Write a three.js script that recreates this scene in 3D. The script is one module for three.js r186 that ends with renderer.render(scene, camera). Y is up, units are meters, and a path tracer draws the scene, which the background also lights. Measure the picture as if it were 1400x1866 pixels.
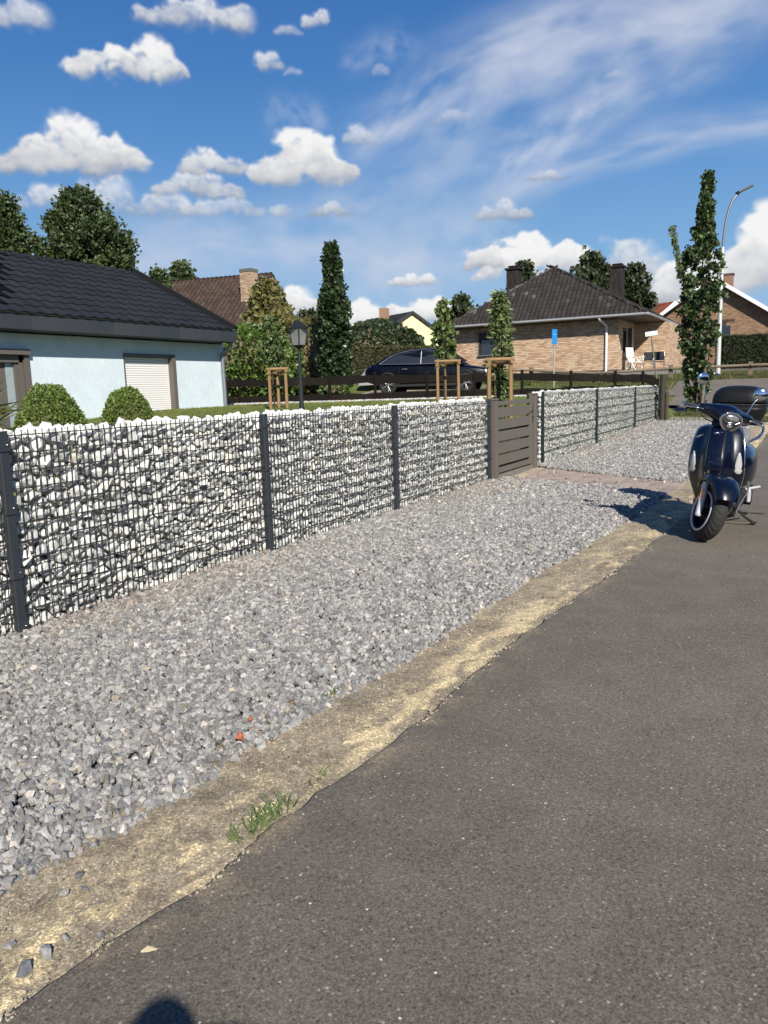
import * as THREE from 'three';
import { mergeGeometries, toCreasedNormals } from 'three/addons/utils/BufferGeometryUtils.js';
import { ConvexGeometry } from 'three/addons/geometries/ConvexGeometry.js';
import { RoundedBoxGeometry } from 'three/addons/geometries/RoundedBoxGeometry.js';
import { MarchingCubes } from 'three/addons/objects/MarchingCubes.js';

// ------------------------------------------------------------------ camera, sky, sun, exposure
const V = (x, y, z) => new THREE.Vector3(x, y, z);
const RAD = Math.PI / 180;
const scene = new THREE.Scene();
const FOCAL = 1402, CX = 700, CY = 933, EYE = V(0, 1.35, 0);
const YAW = 29.04 * RAD, PITCH = 9.0 * RAD, ROLL = -1.676 * RAD;
const HEAD = V(-Math.sin(YAW), 0, -Math.cos(YAW)), R0 = V(Math.cos(YAW), 0, -Math.sin(YAW));
const FW = HEAD.clone().multiplyScalar(Math.cos(PITCH)).add(V(0, -Math.sin(PITCH), 0));
const UP0 = HEAD.clone().multiplyScalar(Math.sin(PITCH)).add(V(0, Math.cos(PITCH), 0));
const RT = R0.clone().multiplyScalar(Math.cos(ROLL)).addScaledVector(UP0, Math.sin(ROLL));
const UPV = UP0.clone().multiplyScalar(Math.cos(ROLL)).addScaledVector(R0, -Math.sin(ROLL));
const camera = new THREE.PerspectiveCamera(2 * Math.atan(933 / FOCAL) / RAD, 1400 / 1866, 0.05, 2000);
camera.matrixAutoUpdate = true;
camera.position.copy(EYE);
camera.quaternion.setFromRotationMatrix(new THREE.Matrix4().makeBasis(RT, UPV, FW.clone().negate()));
scene.add(camera);

const SUN_AZ = 43 * RAD, SUN_EL = 34 * RAD;     // light travels towards -x, -z
const TO_SUN = V(Math.sin(SUN_AZ) * Math.cos(SUN_EL), Math.sin(SUN_EL), Math.cos(SUN_AZ) * Math.cos(SUN_EL));
const sun = new THREE.DirectionalLight(new THREE.Color().setRGB(1, 0.94, 0.84), 5.0);
sun.position.copy(TO_SUN).multiplyScalar(80).add(V(-8, 0, -18));
sun.target.position.set(-8, 0, -18);
sun.castShadow = true; sun.shadow.mapSize.set(4096, 4096); sun.shadow.radius = 1;
Object.assign(sun.shadow.camera, { left: -50, right: 50, top: 50, bottom: -50, near: 1, far: 220 });
scene.add(sun, sun.target);

const renderer = new THREE.WebGLRenderer({ antialias: true });
renderer.toneMapping = THREE.LinearToneMapping;
renderer.toneMappingExposure = 1.3;
renderer.shadowMap.enabled = true;

// ------------------------------------------------------------------ small tools
function rng32(a) { return () => { a |= 0; a = a + 0x6D2B79F5 | 0; let t = Math.imul(a ^ a >>> 15, 1 | a); t = t + Math.imul(t ^ t >>> 7, 61 | t) ^ t; return ((t ^ t >>> 14) >>> 0) / 4294967296; }; }
const ss = (a, b, x) => { const t = Math.min(1, Math.max(0, (x - a) / (b - a))); return t * t * (3 - 2 * t); };
const mix = (a, b, t) => a + (b - a) * t;
const clamp = (x, a = 0, b = 1) => Math.min(b, Math.max(a, x));
const interp = (tab, x) => { // [[x, y], ...] with x rising
  if (x <= tab[0][0]) return tab[0][1];
  for (let i = 1; i < tab.length; i++) if (x <= tab[i][0]) return mix(tab[i - 1][1], tab[i][1], (x - tab[i - 1][0]) / (tab[i][0] - tab[i - 1][0]));
  return tab[tab.length - 1][1];
};
const RGB = (r, g, b) => new THREE.Color().setRGB(r, g, b);
function hash3(x, y, z) { let h = Math.imul(x, 374761393) ^ Math.imul(y, 668265263) ^ Math.imul(z, 1274126177); h = Math.imul(h ^ h >>> 13, 1274126177); return ((h ^ h >>> 16) >>> 0) / 4294967296; }
function noise3(x, y, z) {
  const xi = Math.floor(x), yi = Math.floor(y), zi = Math.floor(z); let u = x - xi, v = y - yi, w = z - zi;
  u = u * u * (3 - 2 * u); v = v * v * (3 - 2 * v); w = w * w * (3 - 2 * w);
  const a = mix(mix(hash3(xi, yi, zi), hash3(xi + 1, yi, zi), u), mix(hash3(xi, yi + 1, zi), hash3(xi + 1, yi + 1, zi), u), v);
  const b = mix(mix(hash3(xi, yi, zi + 1), hash3(xi + 1, yi, zi + 1), u), mix(hash3(xi, yi + 1, zi + 1), hash3(xi + 1, yi + 1, zi + 1), u), v);
  return mix(a, b, w) * 2 - 1;
}
function fbm(x, y, z, o = 4) { let s = 0, a = 0.5; for (let i = 0; i < o; i++) { s += a * noise3(x, y, z); x = x * 2.03 + 7.1; y = y * 2.03 + 3.7; z = z * 2.03 + 1.3; a *= 0.5; } return s; }
// tiling noise for textures: u, v in 0..1, n cells
function tnoise(u, v, n, seed) {
  const x = u * n, y = v * n, xi = Math.floor(x), yi = Math.floor(y); let a = x - xi, b = y - yi; a = a * a * (3 - 2 * a); b = b * b * (3 - 2 * b);
  const h = (i, j) => hash3(((i % n) + n) % n, ((j % n) + n) % n, seed);
  return mix(mix(h(xi, yi), h(xi + 1, yi), a), mix(h(xi, yi + 1), h(xi + 1, yi + 1), a), b);
}
// pixel of the photograph -> direction -> point
const ray = (x, y) => FW.clone().multiplyScalar(FOCAL).addScaledVector(RT, x - CX).addScaledVector(UPV, -(y - CY)).normalize();
const at = (x, y, depth) => { const d = ray(x, y); return d.multiplyScalar(depth / d.dot(HEAD)).add(EYE); };
const onX = (x, y, X) => { const d = ray(x, y); return d.multiplyScalar(X / d.x).add(EYE); };
const onZ = (x, y, Z) => { const d = ray(x, y); return d.multiplyScalar(Z / d.z).add(EYE); };
const depthOf = (x, z) => x * HEAD.x + z * HEAD.z;

// ------------------------------------------------------------------ the sky: blue air, cumulus and cirrus
(function makeSky() {
  const W = 4096, Hh = 2048, d = new Float32Array(W * Hh * 4);
  const lin = (r, g, b) => [r, g, b].map(c => Math.pow(c / 255, 2.2) / 1.3);   // shown at the exposure above
  const stops = [[0, lin(168, 200, 228)], [4, lin(154, 191, 226)], [9, lin(128, 174, 219)], [15, lin(98, 149, 207)], [21, lin(76, 127, 191)], [28, lin(59, 107, 174)], [90, lin(36, 76, 140)]];
  const air = el => { for (let i = 1; i < stops.length; i++) if (el <= stops[i][0]) { const t = (el - stops[i - 1][0]) / (stops[i][0] - stops[i - 1][0]); return [0, 1, 2].map(k => mix(stops[i - 1][1][k], stops[i][1][k], t)); } return stops[6][1]; };
  for (let j = 0; j < Hh; j++) {
    const el = (j + 0.5) / Hh * 180 - 90, c = el > 0 ? air(el) : [0.13, 0.125, 0.11];
    for (let i = 0; i < W; i++) { const o = (j * W + i) * 4; d[o] = c[0]; d[o + 1] = c[1]; d[o + 2] = c[2]; d[o + 3] = 1; }
  }
  function paint(dir, rad, fn) { // every texel within rad (radians) of dir: fn(tangent x, tangent y in degrees, direction) -> [alpha, brightness, blueness]
    const el0 = Math.asin(dir.y), az0 = Math.atan2(dir.z, dir.x);
    const e = V(-dir.z, 0, dir.x).normalize(), n = V().crossVectors ? new THREE.Vector3().crossVectors(dir, e).normalize() : null;
    if (n.y < 0) n.negate();
    const j0 = Math.max(Hh / 2, Math.floor((el0 - rad + Math.PI / 2) / Math.PI * Hh)), j1 = Math.min(Hh - 1, Math.ceil((el0 + rad + Math.PI / 2) / Math.PI * Hh));
    const q = V(0, 0, 0);
    for (let j = j0; j <= j1; j++) {
      const el = ((j + 0.5) / Hh - 0.5) * Math.PI, wa = Math.min(Math.PI, rad / Math.max(0.15, Math.cos(el)) * 1.05);
      const i0 = Math.floor((az0 - wa) / (2 * Math.PI) * W + W / 2), i1 = Math.ceil((az0 + wa) / (2 * Math.PI) * W + W / 2);
      for (let i = i0; i <= i1; i++) {
        const ii = ((i % W) + W) % W, az = ((ii + 0.5) / W - 0.5) * 2 * Math.PI;
        q.set(Math.cos(el) * Math.cos(az), Math.sin(el), Math.cos(el) * Math.sin(az));
        const c = q.dot(dir); if (c <= 0) continue;
        const r = fn(q.dot(e) / c / RAD, q.dot(n) / c / RAD, q);
        if (!r || r[0] <= 0) continue;
        const o = (j * W + ii) * 4, a = Math.min(1, r[0]);
        for (let k = 0; k < 3; k++) d[o + k] = mix(d[o + k], r[1 + k], a);
      }
    }
  }
  const rnd = rng32(77);
  const WHITE = [0.70, 0.70, 0.70], GREY = [0.24, 0.265, 0.315];
  function cumulus(dir, hw, hh, o = {}) { // hw, hh: half sizes in degrees
    hh *= 0.86;
    const soft = o.soft ?? 0.2, alpha = o.alpha ?? 1, grey = o.grey ?? 0, r = rng32(o.seed ?? Math.floor(rnd() * 1e9)), blobs = [];
    const nb = o.n ?? 9;
    for (let i = 0; i < nb; i++) {
      const t = (i + 0.5 + (r() - 0.5) * 0.7) / nb * 2 - 1, env = Math.pow(1 - t * t, 0.55) * (0.62 + 0.5 * r());
      const rr = hh * (0.38 + 0.5 * env) * (0.7 + 0.45 * r());
      blobs.push([t * hw * 0.86, -hh + rr * 0.7 + env * hh * 0.75 * r() * 1.3, rr]);
    }
    const big = blobs.length;
    for (let i = 0; i < big; i++) { const n = 9; for (let k = 0; k < n; k++) { const a = (k + r()) / n * Math.PI * 1.25 - 0.12 * Math.PI, b = blobs[i], q = b[2] * (0.22 + 0.22 * r()); blobs.push([b[0] + Math.cos(a) * b[2] * 0.82, b[1] + Math.sin(a) * b[2] * 0.82, q]); } }
    const off = r() * 50;
    paint(dir, Math.max(hw, hh) * 1.5 * RAD, (x, y, q) => {
      const f = 60 / Math.max(hh, 1.2), n1 = fbm(q.x * f + off, q.y * f * 1.2, q.z * f, 5), n2 = fbm(q.x * f * 0.9 + off, q.y * f * 0.9 + 31, q.z * f * 0.9, 3);
      const n3 = fbm(q.x * f * 3.1, q.y * f * 3.1 + off, q.z * f * 3.1, 4), px = x + (n1 * 0.55 + n3 * 0.12) * hh * (1 + soft), py = y + (n2 * 0.42 + n3 * 0.12) * hh * (1 + soft);
      let best = -9, sh = 0, sw = 0;
      for (const b of blobs) {
        const dx = (px - b[0]) / (b[2] * 1.35), dy = (py - b[1]) / b[2], dd = dx * dx + dy * dy; if (dd > 2.6) continue;
        const v = 1 - Math.sqrt(dd); if (v > best) best = v;
        const w = Math.max(0, v + 0.25); if (w > 0) { const k = w * w / b[2]; sh += k * (dy * 0.75 + dx * 0.2); sw += k; }
      }
      if (best < -0.6) return null;
      const base = ss(-hh * 1.35, -hh * 0.55, py + n1 * hh * 0.35);
      let a = ss(-0.08 - soft, 0.30 + soft * 1.5, best + n1 * (0.3 + soft) + n3 * 0.3) * base * alpha;
      const up = clamp((y + hh) / (2 * hh)), lit = clamp(0.20 + 0.90 * up + 0.34 * (sw > 0 ? sh / sw : 0) + 0.30 * n1 + 0.14 * n3 - grey);
      const c = [0, 1, 2].map(k => mix(GREY[k], WHITE[k], Math.pow(lit, 0.9)));
      return [a, ...c];
    });
  }
  function cirrus(dir, L, w, ang, alpha, seed = 1) {
    const ca = Math.cos(ang * RAD), sa = Math.sin(ang * RAD);
    paint(dir, L * 1.15 * RAD, (x, y) => {
      let u = x * ca + y * sa, v = -x * sa + y * ca; v += 0.06 * u * u / L * 2 + fbm(u / L * 2.2, seed * 3.1, 0.4, 2) * w * 0.8;
      const e = Math.exp(-Math.pow(v / w, 2) * 1.1) * ss(1.05, 0.45, Math.abs(u) / L);
      if (e < 0.01) return null;
      const fib = fbm(u / L * 3.4 + v / w * 0.6, v / w * 2.0 + seed, seed * 1.7, 5), soft = fbm(u / L * 4, v / w * 1.3, seed + 9, 4);
      const a = alpha * e * clamp(0.58 + 0.55 * fib + 0.8 * soft);
      return [a, 0.47, 0.51, 0.60];
    });
  }
  const deg = 1 / 24.47, P = (x, y) => ray(x, y);
  const cosf = (x, y) => { const c = ray(x, y).dot(FW); return c * c * deg; }; // degrees per photo pixel off the axis (about)
  // veils and cirrus first, then cumulus from far to near
  cirrus(P(870, 118), 12, 1.7, 24, 0.9, 2); cirrus(P(1080, 70), 13, 2.2, 14, 0.72, 5); cirrus(P(1330, 18), 10, 1.7, 12, 0.62, 15); cirrus(P(900, 165), 7, 1.5, 28, 0.45, 8);
  cirrus(P(1010, 235), 7, 1.35, 30, 0.75, 3); cirrus(P(880, 285), 8, 1.6, 10, 0.4, 4); cirrus(P(1180, 270), 14, 1.0, 8, 0.5, 6); cirrus(P(1120, 205), 8, 1.1, 24, 0.35, 11); cirrus(P(1330, 225), 9, 1.0, -4, 0.25, 12);
  cirrus(P(540, 210), 2.6, 0.9, 2, 0.4, 7); cirrus(P(480, 440), 15, 2.6, 2, 0.55, 9); cirrus(P(800, 460), 9, 3.2, 20, 0.55, 10); cirrus(P(620, 380), 9, 2.0, 14, 0.4, 14); cirrus(P(690, 90), 3, 0.8, 12, 0.35, 13); cirrus(P(100, 480), 14, 2.0, 3, 0.4, 17);
  const put = (x, y, hw, hh, o) => { const k = cosf(x, y); cumulus(P(x, y), hw * k, hh * k, o); };
  put(190, 366, 215, 36, { soft: 0.42, alpha: 0.72, grey: 0.05, seed: 11, n: 12 }); put(430, 378, 120, 24, { soft: 0.5, alpha: 0.6, grey: 0.05, seed: 41 });
  put(365, 338, 95, 32, { soft: 0.3, alpha: 0.85, grey: 0.12, seed: 12 });
  put(1165, 490, 85, 48, { soft: 0.4, alpha: 0.75, grey: 0.32, seed: 13, n: 7 });
  put(600, 386, 52, 15, { soft: 0.5, alpha: 0.8, grey: 0.4, seed: 14 });
  put(920, 388, 62, 17, { soft: 0.5, alpha: 0.85, grey: 0.25, seed: 15 }); put(992, 320, 40, 11, { soft: 0.6, alpha: 0.7, grey: 0.3, seed: 16 });
  put(820, 212, 44, 15, { soft: 0.7, alpha: 0.4, seed: 17 }); put(1120, 135, 26, 8, { soft: 0.7, alpha: 0.35, seed: 18 });
  put(752, 511, 50, 13, { soft: 0.3, alpha: 0.95, grey: 0.05, seed: 19 });
  put(760, 568, 88, 30, { soft: 0.12, grey: -0.15, seed: 20 }); put(640, 585, 70, 36, { soft: 0.15, grey: -0.05, seed: 21 }); put(540, 552, 42, 32, { soft: 0.15, grey: -0.1, seed: 22 });
  put(975, 470, 112, 44, { soft: 0.06, grey: -0.22, seed: 23, n: 8 }); put(880, 470, 40, 26, { soft: 0.1, grey: 0, seed: 24 });
  put(1375, 470, 130, 92, { soft: 0.08, grey: -0.1, seed: 25, n: 8 }); put(1270, 520, 70, 50, { soft: 0.25, grey: 0.15, seed: 26 });
  put(120, 274, 178, 66, { soft: 0.16, grey: 0.0, seed: 27, n: 9 });
  put(392, 296, 64, 30, { soft: 0.3, grey: 0.05, alpha: 0.92, seed: 28 }); put(556, 293, 118, 58, { soft: 0.1, grey: -0.05, seed: 29, n: 8 }); put(655, 250, 36, 18, { soft: 0.6, alpha: 0.6, grey: 0.1, seed: 30 });
  put(238, 112, 132, 42, { soft: 0.2, grey: -0.08, seed: 31, n: 8 });
  put(350, 22, 140, 40, { soft: 0.45, grey: 0.0, alpha: 0.85, seed: 32 }); put(38, 28, 52, 34, { soft: 0.6, alpha: 0.7, seed: 33 });
  put(572, 36, 26, 18, { soft: 0.4, alpha: 0.85, seed: 34 }); put(528, 54, 30, 12, { soft: 0.7, alpha: 0.5, seed: 35 }); put(492, 112, 26, 17, { soft: 0.5, alpha: 0.8, seed: 36 }); put(535, 132, 20, 7, { soft: 0.8, alpha: 0.4, seed: 37 }); put(690, 130, 18, 12, { soft: 0.8, alpha: 0.4, seed: 38 });
  // the same kind of sky all round
  const r = rng32(5);
  for (let i = 0; i < 46; i++) {
    const az = r() * Math.PI * 2, el = (6 + 44 * r() * r()) * RAD, dir = V(Math.cos(el) * Math.cos(az), Math.sin(el), Math.cos(el) * Math.sin(az));
    if (dir.dot(FW) > Math.cos(50 * RAD)) continue;
    const hw = 3 + 5 * r(); cumulus(dir, hw, hw * (0.3 + 0.15 * r()), { soft: 0.1 + 0.4 * r(), n: 7 });
  }
  for (let i = 0; i < 16; i++) {
    const az = r() * Math.PI * 2, el = (20 + 35 * r()) * RAD, dir = V(Math.cos(el) * Math.cos(az), Math.sin(el), Math.cos(el) * Math.sin(az));
    if (dir.dot(FW) > Math.cos(52 * RAD)) continue;
    cirrus(dir, 8 + 8 * r(), 1.5 + r(), 40 * (r() - 0.5), 0.5, 20 + i);
  }
  const t = new THREE.DataTexture(d, W, Hh, THREE.RGBAFormat, THREE.FloatType);
  t.mapping = THREE.EquirectangularReflectionMapping; t.magFilter = t.minFilter = THREE.LinearFilter; t.needsUpdate = true;
  scene.background = t; scene.environment = t; scene.environmentIntensity = 1;
})();

// ------------------------------------------------------------------ materials and textures
function tex(n, fn, { srgb = true, repeat } = {}) { // fn(u, v, x, y) -> [r, g, b] 0..255 or a number
  const a = new Uint8Array(n * n * 4);
  for (let y = 0; y < n; y++) for (let x = 0; x < n; x++) { const c = fn((x + 0.5) / n, (y + 0.5) / n, x, y), o = (y * n + x) * 4; if (c.length) { a[o] = clamp(c[0], 0, 255); a[o + 1] = clamp(c[1], 0, 255); a[o + 2] = clamp(c[2], 0, 255); } else a[o] = a[o + 1] = a[o + 2] = clamp(c, 0, 255); a[o + 3] = 255; }
  const t = new THREE.DataTexture(a, n, n); t.wrapS = t.wrapT = THREE.RepeatWrapping; t.magFilter = THREE.LinearFilter; t.minFilter = THREE.LinearMipmapLinearFilter; t.generateMipmaps = true;
  if (srgb) t.colorSpace = THREE.SRGBColorSpace; if (repeat) t.repeat.set(...repeat); t.needsUpdate = true; return t;
}
const std = (c, o = {}) => { const m = new THREE.MeshStandardMaterial({ color: Array.isArray(c) ? RGB(...c) : c, roughness: 0.8, metalness: 0, ...o }); return m; };
const phys = (c, o = {}) => new THREE.MeshPhysicalMaterial({ color: Array.isArray(c) ? RGB(...c) : c, roughness: 0.5, ...o });
const rT = rng32(99);
const asphaltTex = tex(2048, (u, v, x, y) => {
  const g = hash3(x >> 1, y >> 1, 3), f = hash3(x, y, 9), c = tnoise(u, v, 620, 4), m = tnoise(u, v, 22, 5), k = tnoise(u, v, 5, 8);
  let b = 97 + 30 * (g - 0.5) + 20 * (f - 0.5) + 28 * (c - 0.5) + 10 * (m - 0.5) + 9 * (k - 0.5);
  const s = hash3(x >> 2, y >> 2, 17); if (s > 0.97) b += 24; if (s > 0.994) b += 26; if (s > 0.9996) b += 60; if (s < 0.03) b -= 20;
  return [b * 1.05, b * 0.975, b * 0.86];
});
const asphaltBump = tex(1024, (u, v, x, y) => 128 + 70 * (tnoise(u, v, 500, 21) - 0.5) + 110 * (hash3(x, y, 2) - 0.5), { srgb: false });
const concreteTex = tex(1024, (u, v, x, y) => {
  const a = tnoise(u, v, 9, 31), b = tnoise(u, v, 40, 32), c = tnoise(u, v, 150, 33), f = hash3(x >> 1, y >> 1, 34);
  const e = tnoise(u, v, 90, 36); let k = 0.80 + 0.12 * (a - 0.5) + 0.16 * (b - 0.5) + 0.26 * (c - 0.5) + 0.20 * (e - 0.5) + 0.14 * (f - 0.5);
  if (e > 0.74) k *= 0.82; if (c > 0.8) k *= 1.15; if (f > 0.975) k *= 1.25;
  return [206 * k, 190 * k, 162 * k];
});
const grainTex = tex(512, (u, v, x, y) => 205 + 50 * (tnoise(u, v, 14, 41) - 0.5) + 36 * (tnoise(u, v, 60, 42) - 0.5) + 22 * (hash3(x, y, 43) - 0.5));
const stoneTex = tex(512, (u, v, x, y) => {
  const a = tnoise(u, v, 6, 51), b = tnoise(u, v, 22, 52), c = tnoise(u, v, 80, 53); let k = 238 + 40 * (a - 0.5) + 40 * (b - 0.5) + 26 * (c - 0.5);
  const vein = Math.abs(a + 0.5 * b - 0.75); if (vein < 0.03) k -= 30; if (Math.abs(b - 0.5) < 0.02) k += 22; return [k, k, k * 0.985];
});
const stoneBump = tex(512, (u, v, x, y) => 128 + 120 * (tnoise(u, v, 18, 61) - 0.5) + 90 * (tnoise(u, v, 70, 62) - 0.5) + 40 * (hash3(x, y, 63) - 0.5), { srgb: false });
const woodTex = tex(512, (u, v, x, y) => { const w = tnoise(u, v * 0.999, 5, 71), g = hash3(Math.floor(u * 90 + w * 4), 3, 72), f = tnoise(u, v, 64, 73); const k = 0.86 + 0.16 * (g - 0.5) + 0.2 * (w - 0.5) + 0.16 * (f - 0.5); return [236 * k, 226 * k, 214 * k]; });
const plasterBump = tex(512, (u, v, x, y) => 128 + 90 * (tnoise(u, v, 120, 81) - 0.5) + 70 * (tnoise(u, v, 40, 82) - 0.5), { srgb: false });
const plasterTex = tex(512, (u, v, x, y) => { const k = 247 + 8 * (tnoise(u, v, 4, 84) - 0.5) + 9 * (tnoise(u, v, 16, 85) - 0.5) + 8 * (hash3(x, y, 86) - 0.5); return [k, k, k]; });
const tarTex = tex(512, (u, v, x, y) => { const k = 200 + 70 * (tnoise(u, v, 7, 91) - 0.5) + 60 * (tnoise(u, v, 30, 92) - 0.5) + 40 * (hash3(x, y, 93) - 0.5); return [k, k, k]; });

const M = {
  asphalt: std('#ffffff', { map: asphaltTex, bumpMap: asphaltBump, bumpScale: 0.0018, roughness: 0.93, vertexColors: true }),
  concrete: std('#ffffff', { map: concreteTex, bumpMap: asphaltBump, bumpScale: 0.006, roughness: 0.95, vertexColors: true }),
  soil: std([0.20, 0.175, 0.14], { map: grainTex, roughness: 1 }),
  gravelBed: std([0.17, 0.165, 0.16], { map: grainTex, roughness: 1 }),
  lawn: std([0.15, 0.19, 0.035], { map: grainTex, roughness: 1, vertexColors: true }),
  drive: std([0.42, 0.36, 0.29], { map: grainTex, roughness: 0.95 }),
  whiteStone: std([1, 1, 1], { map: stoneTex, bumpMap: stoneBump, bumpScale: 0.004, roughness: 0.85 }),
  gravel: std([1, 1, 1], { map: stoneTex, bumpMap: stoneBump, bumpScale: 0.002, roughness: 0.85 }),
  anthracite: std([0.028, 0.033, 0.040], { roughness: 0.5, metalness: 0.0 }),
  rod: std([0.030, 0.035, 0.038], { roughness: 0.55 }),
  greenRod: std([0.010, 0.022, 0.020], { roughness: 0.55 }),
  bolt: std([0.6, 0.6, 0.6], { roughness: 0.3, metalness: 1 }),
  gate: std([0.135, 0.118, 0.098], { roughness: 0.55, metalness: 0.1 }),
  steel: std([0.55, 0.55, 0.54], { roughness: 0.35, metalness: 1 }),
  blackPlastic: std([0.012, 0.012, 0.013], { roughness: 0.55 }),
  blueWall: std([0.65, 0.735, 0.785], { map: plasterTex, bumpMap: plasterBump, bumpScale: 0.003, roughness: 0.95 }),
  blackTile: phys([0.014, 0.015, 0.017], { roughness: 0.8, specularIntensity: 0.35, bumpMap: stoneBump, bumpScale: 0.002 }),
  fascia: std([0.034, 0.038, 0.044], { roughness: 0.55 }),
  taupe: std([0.115, 0.102, 0.090], { roughness: 0.55 }),
  shutter: std([0.80, 0.78, 0.76], { roughness: 0.6 }),
  zinc: std([0.24, 0.26, 0.28], { roughness: 0.45, metalness: 0.6 }),
  glassDark: phys([0.02, 0.022, 0.025], { roughness: 0.04, clearcoat: 1, clearcoatRoughness: 0.02 }),
  milkGlass: phys([0.30, 0.36, 0.38], { roughness: 0.25 }),
  white: std([0.78, 0.78, 0.76], { roughness: 0.5 }),
  mortar: std([0.42, 0.37, 0.30], { map: grainTex, roughness: 1 }),
  brick: std([1, 1, 1], { roughness: 0.95 }),
  tile: phys([1, 1, 1], { map: tarTex, roughness: 0.9, specularIntensity: 0.4, bumpMap: stoneBump, bumpScale: 0.003 }),
  wood: std([0.44, 0.30, 0.15], { map: woodTex, roughness: 0.8 }),
  darkWood: phys([0.020, 0.015, 0.012], { specularIntensity: 0.35, map: woodTex, bumpMap: stoneBump, bumpScale: 0.004, roughness: 0.8 }),
  greyWood: std([0.27, 0.23, 0.18], { map: woodTex, roughness: 0.9 }),
  bark: std([0.12, 0.095, 0.07], { map: woodTex, bumpMap: stoneBump, bumpScale: 0.01, roughness: 1 }),
  paver: std([1, 1, 1], { map: grainTex, bumpMap: stoneBump, bumpScale: 0.003, roughness: 0.9 }),
};
const leafMat = (c, rough = 0.6, tr = 0.3) => phys(c, { roughness: rough, transmission: tr, thickness: 0, vertexColors: true, side: THREE.DoubleSide });

// ------------------------------------------------------------------ object tools
const taken = {};
function numbered(n) { const k = taken[n] = (taken[n] ?? -1) + 1; return k ? `${n}_${String(k).padStart(3, '0')}` : n; }
function tag(o, label, category, group, kind) { if (label) o.userData.label = label; if (category) o.userData.category = category; if (group) o.userData.group = group; if (kind) o.userData.kind = kind; return o; }
function thing(name, label, category, pos = [0, 0, 0], turn = 0, group) { const o = new THREE.Group(); o.name = numbered(name); o.position.set(...pos); o.rotation.y = turn; tag(o, label, category, group); scene.add(o); return o; }
function part(name, geo, mat, parent = scene) { const m = new THREE.Mesh(Array.isArray(geo) ? merge(geo) : geo, mat); m.name = parent === scene ? numbered(name) : name; m.castShadow = m.receiveShadow = true; parent.add(m); return m; }
function struct(name, geo, mat, label) { const m = part(name, geo, mat); m.userData.kind = 'structure'; if (label) m.userData.label = label; return m; }
function merge(list) { const l = list.map(g => { const k = g.index ? g.toNonIndexed() : g; for (const a of Object.keys(k.attributes)) if (!['position', 'normal', 'uv'].includes(a)) k.deleteAttribute(a); if (!k.attributes.uv) k.setAttribute('uv', new THREE.BufferAttribute(new Float32Array(k.attributes.position.count * 2), 2)); if (!k.attributes.normal) k.computeVertexNormals(); return k; }); return l.length === 1 ? l[0] : mergeGeometries(l); }
const bx = (x, y, z, w, h, d) => new THREE.BoxGeometry(w, h, d).translate(x, y, z);          // centre and size
const rbx = (x, y, z, w, h, d, r = 0.01, s = 2) => new RoundedBoxGeometry(w, h, d, s, r).translate(x, y, z);
function bar(a, b, r0, r1 = r0, seg = 8, cap = true) { // a tapered round bar between two points
  const d = b.clone().sub(a), L = d.length(), g = new THREE.CylinderGeometry(r1, r0, L, seg, 1, !cap);
  g.translate(0, L / 2, 0); g.applyQuaternion(new THREE.Quaternion().setFromUnitVectors(V(0, 1, 0), d.normalize())); return g.translate(a.x, a.y, a.z);
}
function tube(pts, r, seg = 24, rs = 8) { return new THREE.TubeGeometry(new THREE.CatmullRomCurve3(pts.map(p => p.isVector3 ? p : V(...p))), seg, r, rs, false); }
function beam(a, b, w, h) { // square bar, w across, h high
  const d = b.clone().sub(a), L = d.length(), g = new THREE.BoxGeometry(w, h, L); const m = new THREE.Matrix4().lookAt(b, a, V(0, 1, 0)); g.applyMatrix4(m); const c = a.clone().add(b).multiplyScalar(0.5); return g.translate(c.x, c.y, c.z);
}
function loft(rings, { closed = true, caps = true } = {}) { // rings: arrays of Vector3, same length
  const n = rings[0].length, pos = [], uv = [], idx = [];
  rings.forEach((r, i) => r.forEach((p, k) => { pos.push(p.x, p.y, p.z); uv.push(k / n, i / rings.length); }));
  for (let i = 0; i < rings.length - 1; i++) for (let k = 0; k < (closed ? n : n - 1); k++) { const a = i * n + k, b = i * n + (k + 1) % n, c = a + n, d = b + n; idx.push(a, b, d, a, d, c); }
  if (caps) for (const [i, flip] of [[0, true], [rings.length - 1, false]]) { const c = rings[i].reduce((s, p) => s.add(p), V(0, 0, 0)).multiplyScalar(1 / n), ci = pos.length / 3; pos.push(c.x, c.y, c.z); uv.push(0.5, 0.5); for (let k = 0; k < n; k++) { const a = i * n + k, b = i * n + (k + 1) % n; flip ? idx.push(ci, b, a) : idx.push(ci, a, b); } }
  const g = new THREE.BufferGeometry(); g.setAttribute('position', new THREE.Float32BufferAttribute(pos, 3)); g.setAttribute('uv', new THREE.Float32BufferAttribute(uv, 2)); g.setIndex(idx); g.computeVertexNormals(); return g;
}
function grid(nu, nv, fn) { // fn(u, v) -> Vector3
  const pos = [], uv = [], idx = []; for (let j = 0; j <= nv; j++) for (let i = 0; i <= nu; i++) { const p = fn(i / nu, j / nv); pos.push(p.x, p.y, p.z); uv.push(i / nu, j / nv); }
  for (let j = 0; j < nv; j++) for (let i = 0; i < nu; i++) { const a = j * (nu + 1) + i, b = a + 1, c = a + nu + 1, d = c + 1; idx.push(a, b, d, a, d, c); }
  const g = new THREE.BufferGeometry(); g.setAttribute('position', new THREE.Float32BufferAttribute(pos, 3)); g.setAttribute('uv', new THREE.Float32BufferAttribute(uv, 2)); g.setIndex(idx); g.computeVertexNormals(); return g;
}
const X4 = (p, q, s) => new THREE.Matrix4().compose(p, q, s);
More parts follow.
